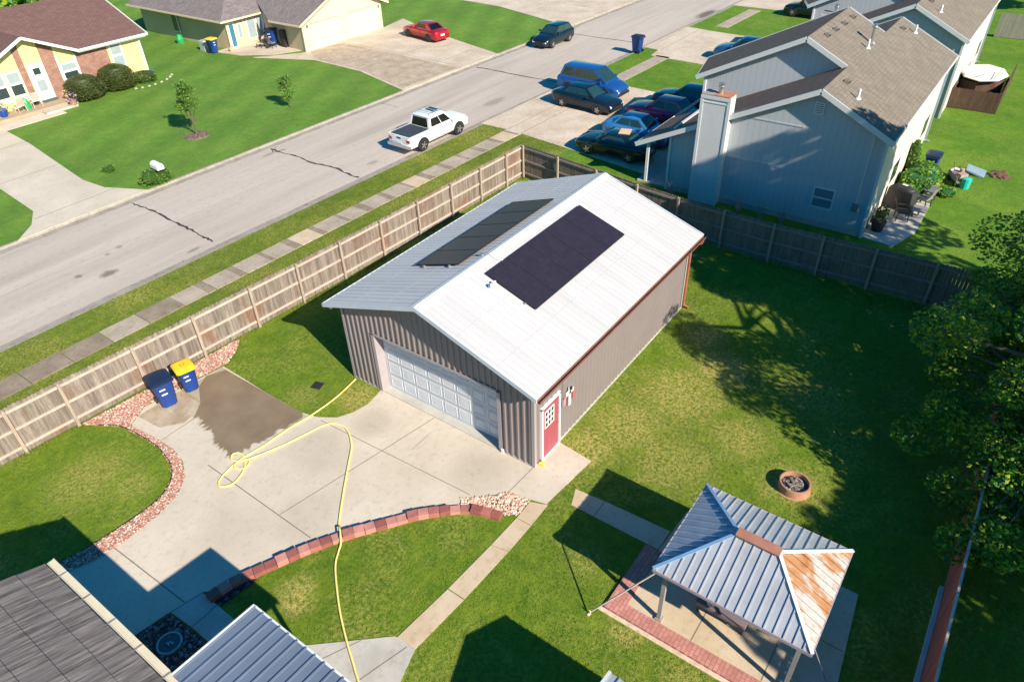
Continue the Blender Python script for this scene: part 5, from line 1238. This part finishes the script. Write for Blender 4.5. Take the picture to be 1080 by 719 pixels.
m = MB(); m.box((0, 0, .30), (1.1, .6, .06)); m.box((0, .3, .42), (1.1, .03, .22)); m.box((0, -.3, .42), (1.1, .03, .22)); m.build('tray', M_greyf, t, local=True)
m = MB(); m.box((-.3, 0, .5), (.3, .4, .3), .3); m.box((.25, .05, .45), (.35, .3, .2), -.4); m.lathe((.1, -.1, .35), [(.12, 0), (.12, .4), (.02, .42)], 10); m.build('clutter', plain('clutter', (.34, .24, .20), .8, vary=.5, scale=9), t, local=True)
for a in (-.42, .42):
    for b in (-.3, .3): m = MB(); m.lathe((a, b, .13), [(0, -.03), (.13, -.03), (.13, .03), (0, .03)], 12, axis='y'); m.build('wheel', M_rubber, t, local=True)
m = MB(); m.tube([(.55, 0, .3), (1.0, 0, .75)], .02, 6); m.build('handle', M_black, t, local=True)
m = MB(); m.lathe((29.6, -5.2, 0), [(.2, 0), (.24, .3), (.15, .34), (.02, .35)], 10); tag(m.build('basket', plain('basket', (.30, .13, .07), .8)), 'small red brown basket beside the blue bin', 'basket')
m = MB(); rng = random.Random(4)
for i in range(40):
    a, r_ = rng.uniform(0, 2 * PI), .42 * rng.random() ** .5; s = rng.uniform(.08, .2)
    m.lathe((30.5 + r_ * math.cos(a) * 1.3, -8.5 + r_ * math.sin(a), 0), [(s, 0), (s * .8, s * .5), (.01, s * .7)], 6)
struct(m.build('soil_mound', plain('mound', (.13, .07, .04), .9, vary=.4, scale=6)), 'stuff')

# ================================================================== YELLOW HOUSE
t = thing('house', 'yellow and brick house with brown shingle roof at the top left', 'house', (9, 48.2, 0))
yw = 48.2
GR = lambda x: 4.62 - .453 * abs(x - 8.95)
MR = lambda y: 3.08 + .41 * (y - 47.7)
m = MB(); m.box((9.1, 52.3, 1.5), (16.1, 7.9, 3.0)); m.vprism([(4.9, 2.9), (13.0, 2.9), (12.16, GR(12.16) - .14), (8.95, GR(8.95) - .14), (5.7, GR(5.7) - .14)], 1, yw + .14, yw + .3); m.build('inner_wall', M_yellow, t)
def panel(name, x0, x1, z0, z1f, mat, y=yw, th=.13):
    m = MB(); zf = z1f if callable(z1f) else (lambda x: z1f)
    xs = [x0] + ([8.95] if x0 < 8.95 < x1 else []) + [x1]
    m.vprism([(x0, z0), (x1, z0)] + [(x, zf(x)) for x in xs[::-1]], 1, y, y + th); return m.build(name, mat, t)
top = lambda x: max(2.86, GR(x) - .15) if 4 < x < 12.16 else 2.86
segs = [(1.2, 5.9, 'y'), (5.9, 8.28, 'y'), (8.28, 8.72, 'b'), (8.72, 9.92, 'y'), (9.92, 10.84, 'b'), (10.84, 12.16, 'y'), (12.16, 14.55, 'b'), (14.55, 17.12, 'y')]
for a, b, k in segs: panel('wall', a, b, 0, top, M_brick if k == 'b' else M_yellow, y=yw - (.03 if k == 'b' else 0))
m = MB(); m.box((17.12, yw, 1.45), (.13, .16, 2.9)); m.build('corner_board', M_white, t)
for (x0, x1, z0, z1, sash) in ((14.70, 15.66, 1.2, 2.80, 1), (10.92, 12.08, 1.25, 2.35, 1), (7.25, 8.2, 1.05, 2.62, 1), (6.2, 7.15, 1.05, 2.62, 1), (4.3, 5.3, 1.1, 2.6, 1)):
    w = MB(); w.box(((x0 + x1) / 2, yw - .045, (z0 + z1) / 2), (x1 - x0, .06, z1 - z0)); wo = w.build('window', M_white, t)
    zm = (z0 + z1) / 2; w = MB(); w.box(((x0 + x1) / 2, yw - .08, (zm + z1) / 2), (x1 - x0 - .2, .012, z1 - zm - .16)); w.build('pane', M_glassg, wo)
    w = MB(); w.box(((x0 + x1) / 2, yw - .08, (zm + z0) / 2), (x1 - x0 - .2, .012, zm - z0 - .14)); w.build('pane', M_glassg if x0 > 13 else M_glass, wo)
m = MB()
for x in (10.86, 12.13): m.box((x, yw - .05, 1.5), (.10, .05, 2.9 if x < 11 else 2.7))
for x in (8.2, 6.1): m.box((x, yw - .05, .55), (.10, .05, 1.0))
m.box((7.2, yw - .05, .85), (2.1, .04, .22)); m.build('trim_board', M_white, t)
m = MB(); m.box((9.32, yw - .04, 1.52), (1.12, .06, 2.5)); do = m.build('door', M_white, t)
m = MB(); m.box((9.32, yw - .075, 2.28), (.46, .012, .42)); m.build('pane', M_glass, do); m = MB(); m.box((9.32, yw - .075, 1.32), (.56, .012, .72)); m.build('screen', M_glassg, do)
m = MB(); m.box((9.35, yw - .3, .36), (1.0, .4, .05)); m.build('doormat', plain('mat', (.06, .10, .11), .9), do)
m = MB()
m.slab([(12.2, 47.7, MR(47.7)), (17.65, 47.7, MR(47.7)), (17.65, 53.6, MR(53.6)), (1.0, 53.6, MR(53.6)), (1.0, 47.7, MR(47.7)), (5.7, 47.7, MR(47.7)), (8.95, 51.40, MR(51.40))], .13)
m.slab([(1.0, 53.6, MR(53.6)), (17.65, 53.6, MR(53.6)), (17.65, 59.5, MR(47.7)), (1.0, 59.5, MR(47.7))], .13)
yj = 51.46
m.slab([(8.95, 47.62, GR(8.95)), (12.3, 47.62, GR(12.3)), (12.3, 47.75, GR(12.3) + .004), (8.95, yj, GR(8.95) + .004)], .12)
m.slab([(5.5, 47.62, GR(5.5)), (8.95, 47.62, GR(8.95)), (8.95, yj, GR(8.95) + .004), (5.5, 47.75, GR(5.5) + .004)], .12)
m.build('roof', M_broof, t)
m = MB()
m.beam((12.25, 47.64, 3.04), (17.72, 47.64, 3.04), .06, .15); m.beam((1.0, 47.64, 3.04), (5.55, 47.64, 3.04), .06, .15)
m.beam((12.32, 47.57, GR(12.32) - .06), (8.95, 47.57, 4.60), .05, .18); m.beam((8.95, 47.57, 4.60), (5.5, 47.57, GR(5.5) - .06), .05, .18)
m.beam((17.69, 47.66, MR(47.7) - .04), (17.69, 53.6, MR(53.6) - .04), .05, .18); m.build('barge_board', M_white, t)
m = MB(); m.prism([(12.3, 47.7), (17.6, 47.7), (17.6, 48.15), (12.3, 48.15)], 2.88, 2.92); m.build('soffit', M_white, t)
m = MB(); m.prism(rect(3.8, 46.55, 10.55, 48.1), 0, .30); m.build('porch', M_deck, t)
m = MB(); m.prism(rect(8.0, 45.9, 10.2, 46.53), 0, .15); m.build('porch_step', M_greyc, t)
flat('path', rect(4.5, 45.2, 9.0, 46.5), .034, M_drive, .05)
chair('pale wooden porch chair left of the yellow house door', (7.0, 47.15, .3), R(185), plain('chair_beige', (.52, .42, .36), .8), plain('chair_beige2', (.50, .40, .34), .8), s=1.05)
chair('pale wooden porch chair nearest the yellow house door', (8.15, 47.35, .3), R(175), plain('chair_beige3', (.55, .45, .40), .8), plain('chair_beige4', (.50, .42, .38), .8), s=1.05)
m = MB(); m.lathe((7.6, 47.5, .3), [(.28, 0), (.22, .4), (.05, .75), (.01, .8)], 8); tag(m.build('yard_ornament', M_green), 'green cone shaped ornament between the two porch chairs', 'ornament')
def flowerpot(label, x, y, z, potm, flm, r=.22):
    t = thing('flower_pot', label, 'flower pot', (x, y, z)); m = MB(); m.lathe((x, y, z), [(r * .7, 0), (r, r * 1.6), (r * .9, r * 1.6), (.02, r * 1.5)], 12); m.build('pot', potm, t)
    m = MB(); leaves(m, (x, y, z + r * 2.1), r * 1.4, 130, .12, 3); m.build('flowers', [flm, M_leafy[0], M_pink], t)
flowerpot('pot of purple and pink flowers at the foot of the porch', 10.0, 46.1, 0, M_clay, M_purple, .28)
flowerpot('yellow flowering pot on the porch corner by the brick wall', 10.2, 47.0, .3, M_clay, M_yel, .2)
flowerpot('dark blue flower pot at the far left of the porch', 5.9, 47.2, .3, M_bluepl, M_leafy[2], .3)
m = MB()
for i in range(4): m.lathe((17.55, 48.6, .04 + i * .05), [(.22 - i * .01, 0), (.24, .02), (.22, .045), (.14, .045)], 12)
tag(m.build('hose_coil', plain('blue_hose', (.05, .15, .40), .5)), 'blue coiled hose on the ground at the yellow house corner', 'hose')
t = thing('mailbox', 'white mailbox on a post among flowers beside the street', 'mailbox', (5.95, 28.95, 0), R(-5))
m = MB(); m.box((0, .05, .4), (.10, .10, .80)); m.build('post', M_white, t, local=True)
m = MB(); m.vprism([(-.16, 0), (.16, 0), (.16, .18), (.11, .28), (0, .32), (-.11, .28), (-.16, .18)], 1, -.35, .35); m.v = [(v[0] * 1.2, v[1] * 1.1, v[2] * 1.1 + .8) for v in m.v]; m.build('box', M_white, t, local=True)
m = MB(); m.box((.2, .1, 1.02), (.012, .05, .16)); m.build('flag', M_redd, t, local=True)

# ================================================================== TAN HOUSE
t = thing('house', 'tan house with grey shingle roof and double garage facing the street', 'house', (30, 45, 0))
GT = lambda x: 4.45 - .435 * abs(x - 32.65)
HW = lambda x: 2.42 + .42 * (x - 24.5); HS = lambda y: 2.42 + .42 * (y - 48.2)
m = MB(); m.vprism([(28.0, 0), (37.25, 0), (37.25, GT(37.25) - .13), (32.65, GT(32.65) - .13), (28.0, GT(28.0) - .13)], 1, 42.3, 42.45); m.build('garage_wall', M_tan, t)
m = MB(); m.prism([(28.0, 42.45), (37.25, 42.45), (37.25, 50), (28.9, 50)], 0, 2.36); m.prism([(25.2, 48.7), (38, 48.7), (38, 62), (25.4, 62)], 0, 2.3); m.build('wall', M_tan2, t)
m = MB()
m.slab([(27.5, 41.9, GT(27.5)), (32.65, 41.9, 4.45), (32.65, 56.0, 4.45), (27.5, 45.9, GT(27.5))], .12)
m.slab([(32.65, 41.9, 4.45), (37.8, 41.9, GT(37.8)), (37.8, 52, GT(37.8)), (32.65, 56, 4.45)], .12)
m.slab([(24.5, 48.2, 2.42), (32.1, 48.2, 2.42), (32.1, 55.8, HS(55.8))], .12)
m.slab([(24.5, 48.2, 2.42), (32.1, 55.8, HW(32.1)), (32.1, 62.5, HW(32.1)), (24.5, 62.5, 2.42)], .12)
m.slab([(32.1, 55.8, HW(32.1)), (39.7, 55.8, 2.42), (39.7, 62.5, 2.42), (32.1, 62.5, HW(32.1))], .12)
m.build('roof', M_groof, t)
m = MB(); m.beam((27.48, 41.86, GT(27.5) - .05), (32.65, 41.86, 4.40), .05, .18); m.beam((32.65, 41.86, 4.40), (37.85, 41.86, GT(37.8) - .05), .05, .18)
m.beam((24.46, 48.16, 2.36), (29.3, 48.16, 2.36), .06, .14); m.beam((24.46, 48.16, 2.36), (24.46, 62.5, 2.36), .06, .14); m.beam((27.46, 41.9, GT(27.5) - .06), (27.46, 45.9, GT(27.5) - .06), .05, .14)
m.build('fascia', M_tan, t)
for x, y in ((28.0, 42.28), (25.22, 48.68), (26.95, 48.68)): m = MB(); m.box((x, y, 1.1), (.13, .1, 2.2)); m.build('corner_board', M_tan, t)
for x0, x1 in ((28.9, 32.05), (33.3, 36.4)):
    m = MB(); m.box(((x0 + x1) / 2, 42.315, 1.03), (x1 - x0, .06, 2.06)); g_ = m.build('garage_door', plain('tan_door', (.76, .63, .43), .6, vary=.03), t)
    m = MB()
    for z in (.52, 1.03, 1.54): m.box(((x0 + x1) / 2, 42.283, z), (x1 - x0 - .02, .008, .025))
    m.box(((x0 + x1) / 2, 42.26, 2.09), (x1 - x0 + .1, .10, .05)); m.build('panel_line', plain('tan_line', (.52, .41, .26), .7), g_)  # darker tan panel lines and head strip
for x in (28.5, 36.9): m = MB(); m.box((x, 42.24, 1.95), (.14, .12, .22)); m.build('wall_lamp', M_greyf, t)
for (x0, x1, z0, z1, mt) in ((27.2, 28.1, .45, 2.1, M_glassg), (28.2, 28.9, .45, 2.1, M_glassg), (26.2, 26.65, .7, 1.9, M_glassg)):
    w = MB(); w.box(((x0 + x1) / 2, 48.66, (z0 + z1) / 2), (x1 - x0, .06, z1 - z0)); wo = w.build('window', M_white, t); w = MB(); w.box(((x0 + x1) / 2, 48.625, (z0 + z1) / 2), (x1 - x0 - .14, .012, z1 - z0 - .14)); w.build('pane', mt, wo)
m = MB(); m.box((25.62, 48.66, 1.08), (.62, .08, 2.1)); d_ = m.build('door', M_white, t); m = MB(); m.box((25.62, 48.61, 1.1), (.42, .02, 1.8)); m.build('door_panel', M_bluedoor, d_)
w = MB(); w.box((25.18, 56.3, 1.35), (.06, .9, 1.5)); wo = w.build('window', M_white, t); w = MB(); w.box((25.14, 56.3, 1.35), (.012, .74, 1.34)); w.build('pane', M_glass, wo)
m = MB(); m.tube([(27.9, 47.3, .04), (27.9, 47.3, 2.5)], .03, 6); m.lathe((27.9, 47.3, .9), [(.05, 0), (.17, .3), (.13, 1.1), (.03, 1.6)], 8); tag(m.build('parasol', plain('parasol_blue', (.03, .07, .13), .8)), 'closed dark blue parasol in front of the tan house window', 'parasol')
chair('dark patio chair left of the closed blue parasol', (26.9, 46.9, .04), R(200), plain('cream_cushion', (.62, .50, .42), .8), M_black, s=.95)
chair('dark patio chair right of the closed blue parasol', (27.4, 46.0, .04), R(100), M_greyf, M_black, s=.95)
m = MB(); m.lathe((27.1, 46.3, .04), [(.2, 0), (.04, .04), (.04, .66), (.42, .68), (.42, .71), (.02, .72)], 14); tag(m.build('patio_table', M_black), 'small round dark patio table outside the tan house', 'table')
m = MB(); m.box((28.15, 45.2, .7), (.35, .6, 1.4)); tag(m.build('cabinet', M_black, bevel=.03), 'tall black cabinet against the tan garage side wall', 'cabinet')
m = MB(); m.lathe((24.3, 54.8, 0), [(.3, 0), (.34, .35), (.2, .7), (.02, .75)], 10); tag(m.build('planter', M_green), 'green tub against the tan house side wall', 'planter')
m = MB(); m.box((24.0, 50.6, .4), (.7, .7, .8)); m.box((24.0, 50.6, .82), (.6, .6, .04)); tag(m.build('air_conditioner', plain('ac_grey', (.42, .45, .45), .6), bevel=.02), 'grey air conditioner box beside the blue and yellow bin', 'air conditioner')
m = MB(); m.lathe((24.9, 48.2, 0), [(.2, 0), (.26, .2), (.18, .38), (.02, .42)], 10); tag(m.build('planter', plain('terracotta', (.60, .38, .22), .8)), 'round tan pot at the corner of the tan house', 'planter')

# bare twiggy bushes along the shaded wall of the grey house
for i, (x, y) in enumerate([(19.2, 1.2), (19.0, .1), (19.2, -.9), (18.9, 4.6)]):
    m = MB(); rng = random.Random(40 + i)
    for k in range(26):
        a = rng.uniform(0, 2 * PI); h = rng.uniform(.6, 1.15); q = rng.uniform(.15, .5); m.tube([(x, y, 0), (x + q * .5 * math.cos(a), y + q * .5 * math.sin(a), h * .6), (x + q * math.cos(a), y + q * math.sin(a), h)], [.012, .009, .004], 4)
    tag(m.build('twiggy_bush', plain('twig', (.34, .30, .27), .9)), 'pale twiggy bush in the row between the dark fence and the grey house wall', 'bush', 'twiggy bushes along the grey house')
# ================================================================== GRASS BLADES on the yard (nobody could count them)
def inpoly(x, y, poly):
    c = False; j = len(poly) - 1
    for i in range(len(poly)):
        xi, yi = poly[i]; xj, yj = poly[j]
        if (yi > y) != (yj > y) and x < (xj - xi) * (y - yi) / (yj - yi) + xi: c = not c
        j = i
    return c
bare = [big, outer + slabside + lawnside, tri, rect(-.1, -.1, L_ + .1, W_ + .1), [(-10.7, -14), (-10.7, 5.1), (-9.1, 5.1), (-9.1, 1.7), (-8.0, 1.7), (-6.4, -.3), (-6.4, -1.0), (-8, -1.3), (-8, -14)],
        [(-1.1, -.62), (-.97, -1.15), (-6.45, -.95), (-6.48, -.30), (-4.7, -.48), (-3, -.58)], [(-.03, -1.45), (-.62, -1.68), (-.62, -4.4), (.17, -4.4), (.05, -1.5)], rect(-3.05, -9.6, 1.02, -4.03), rect(2.95, -7.25, 4.15, -6.05), rect(-1.35, 8.2, -.85, 8.7), [(-9.3, 4.9), (-8.3, 4.7), (-8.3, 1.6), (-9.3, 1.6)]]
strip = [(p.x, p.y) for p in line]
def near_line(x, y):
    return any((x - a) ** 2 + (y - b) ** 2 < .05 for a, b in strip[::2])
yard_poly = [(-10.6, 13.8), (-8.8, 13.65), (-2.4, 13.15), (3.7, 12.75), (10.1, 12.5), (16.8, 12.25), (15.7, 5), (15.3, -1), (15.5, -9), (15.5, -12.6), (-6, -12.6), (-10.6, -10)]
bb = [(a, min(p[0] for p in a), max(p[0] for p in a), min(p[1] for p in a), max(p[1] for p in a)) for a in bare]
rng = random.Random(77); V = []; F = []
def blades(n, x0, x1, y0, y1, h0, h1, w0, test):
    k = 0
    while k < n:
        x, y = rng.uniform(x0, x1), rng.uniform(y0, y1); k += 1
        if not test(x, y): continue
        a = rng.uniform(0, 2 * PI); h = rng.uniform(h0, h1); w = w0 * rng.uniform(.7, 1.3); b = rng.uniform(0, 2 * PI); l = h * rng.uniform(.2, 1.1)
        i = len(V); V.extend(((x - w * math.cos(a), y - w * math.sin(a), .01), (x + w * math.cos(a), y + w * math.sin(a), .01), (x + l * math.cos(b), y + l * math.sin(b), .012 + h))); F.append((i, i + 1, i + 2))
def yard_ok(x, y):
    if not inpoly(x, y, yard_poly) or -10.9 < y < -10.4: return False
    for a, xa, xb, ya, yb in bb:
        if xa <= x <= xb and ya <= y <= yb and inpoly(x, y, a): return False
    return not (-8.7 < x < -1.9 and -.7 < y < 4.5 and near_line(x, y))
blades(150000, -10.6, 15.8, -12.6, 13.8, .025, .060, .010, yard_ok)
me = bpy.data.meshes.new('grass_blades'); me.from_pydata(V, [], F); me.materials.append(M_yard)
go = bpy.data.objects.new('grass', me); C.objects.link(go); go['kind'] = 'stuff'
V = []; F = []
blades(60000, -10, 22.3, 12.9, 20.0, .03, .07, .012, lambda x, y: (13.9 - .05 * (x + 8.8) + .12 < y < 16.84 - .033 * x) or (18.02 - .033 * x < y < 19.84 - .033 * x))
for (fa, fb), off, n in [((a, b), -.16, 900) for a, b in zip(street[1:], street[2:])] + [((a, b), -.16, 420) for a, b in zip(rear, rear[1:])] + [((a, b), .10, 700) for a, b in zip(street[1:], street[2:])]:
    A_, B_ = Vector((*fa, 0)), Vector((*fb, 0)); dd = (B_ - A_).normalized(); nn = Vector((-dd.y, dd.x, 0)); i0 = 0
    while i0 < n:
        q = A_.lerp(B_, rng.random()) + nn * (off + rng.gauss(0, .05)); i0 += 1
        if any(xa <= q.x <= xb and ya <= q.y <= yb and inpoly(q.x, q.y, a) for a, xa, xb, ya, yb in bb[:2]) or rng.random() < .3 + .6 * (math.sin(q.x * 1.7 + q.y) > .2): continue
        a = rng.uniform(0, 2 * PI); h = rng.uniform(.06, .20); i = len(V)
        V.extend(((q.x - .012 * math.cos(a), q.y - .012 * math.sin(a), .0), (q.x + .012 * math.cos(a), q.y + .012 * math.sin(a), .0), (q.x + rng.gauss(0, .05), q.y + rng.gauss(0, .05), h))); F.append((i, i + 1, i + 2))
me = bpy.data.meshes.new('verge_blades'); me.from_pydata(V, [], F); me.materials.append(M_verge)
go = bpy.data.objects.new('grass', me); C.objects.link(go); go['kind'] = 'stuff'

flat('driveway_stain', [(24.9, 28.5), (30.9, 28.3), (31.3, 34.2), (31.6, 41.9), (28.2, 42.1), (26.9, 40.0), (26.6, 34.4)], .0345, concrete('stained_concrete', (.36, .285, .20), (.52, .43, .33), (.24, .17, .10), .8, 1.1))
m = MB(); m.box((19.80, .18, 2.30), (.10, .12, .16)); m.build('wall_lamp', M_white, bpy.data.objects['house.001'])

hg = bpy.data.objects['house.001']
m = MB(); m.box((19.78, -3.75, 1.35), (.12, .26, .36)); m.build('meter_box', M_greyf, hg, bevel=.01)
m = MB(); m.tube([(19.80, -3.75, 1.5), (19.80, -3.75, 4.6)], .025, 6); m.build('conduit', M_ntrim, hg)
m = MB(); m.box((19.815, -1.3, 5.35), (.04, .42, .52)); gv = m.build('gable_vent', M_ntrim, hg); m = MB()
for k in range(5): m.box((19.79, -1.3, 5.17 + k * .09), (.012, .32, .03))
m.build('louvre', M_greyf, gv)
m = MB(); m.box((19.83, .5, .16), (.04, 9.5, .3)); m.build('foundation', M_greyc, hg)
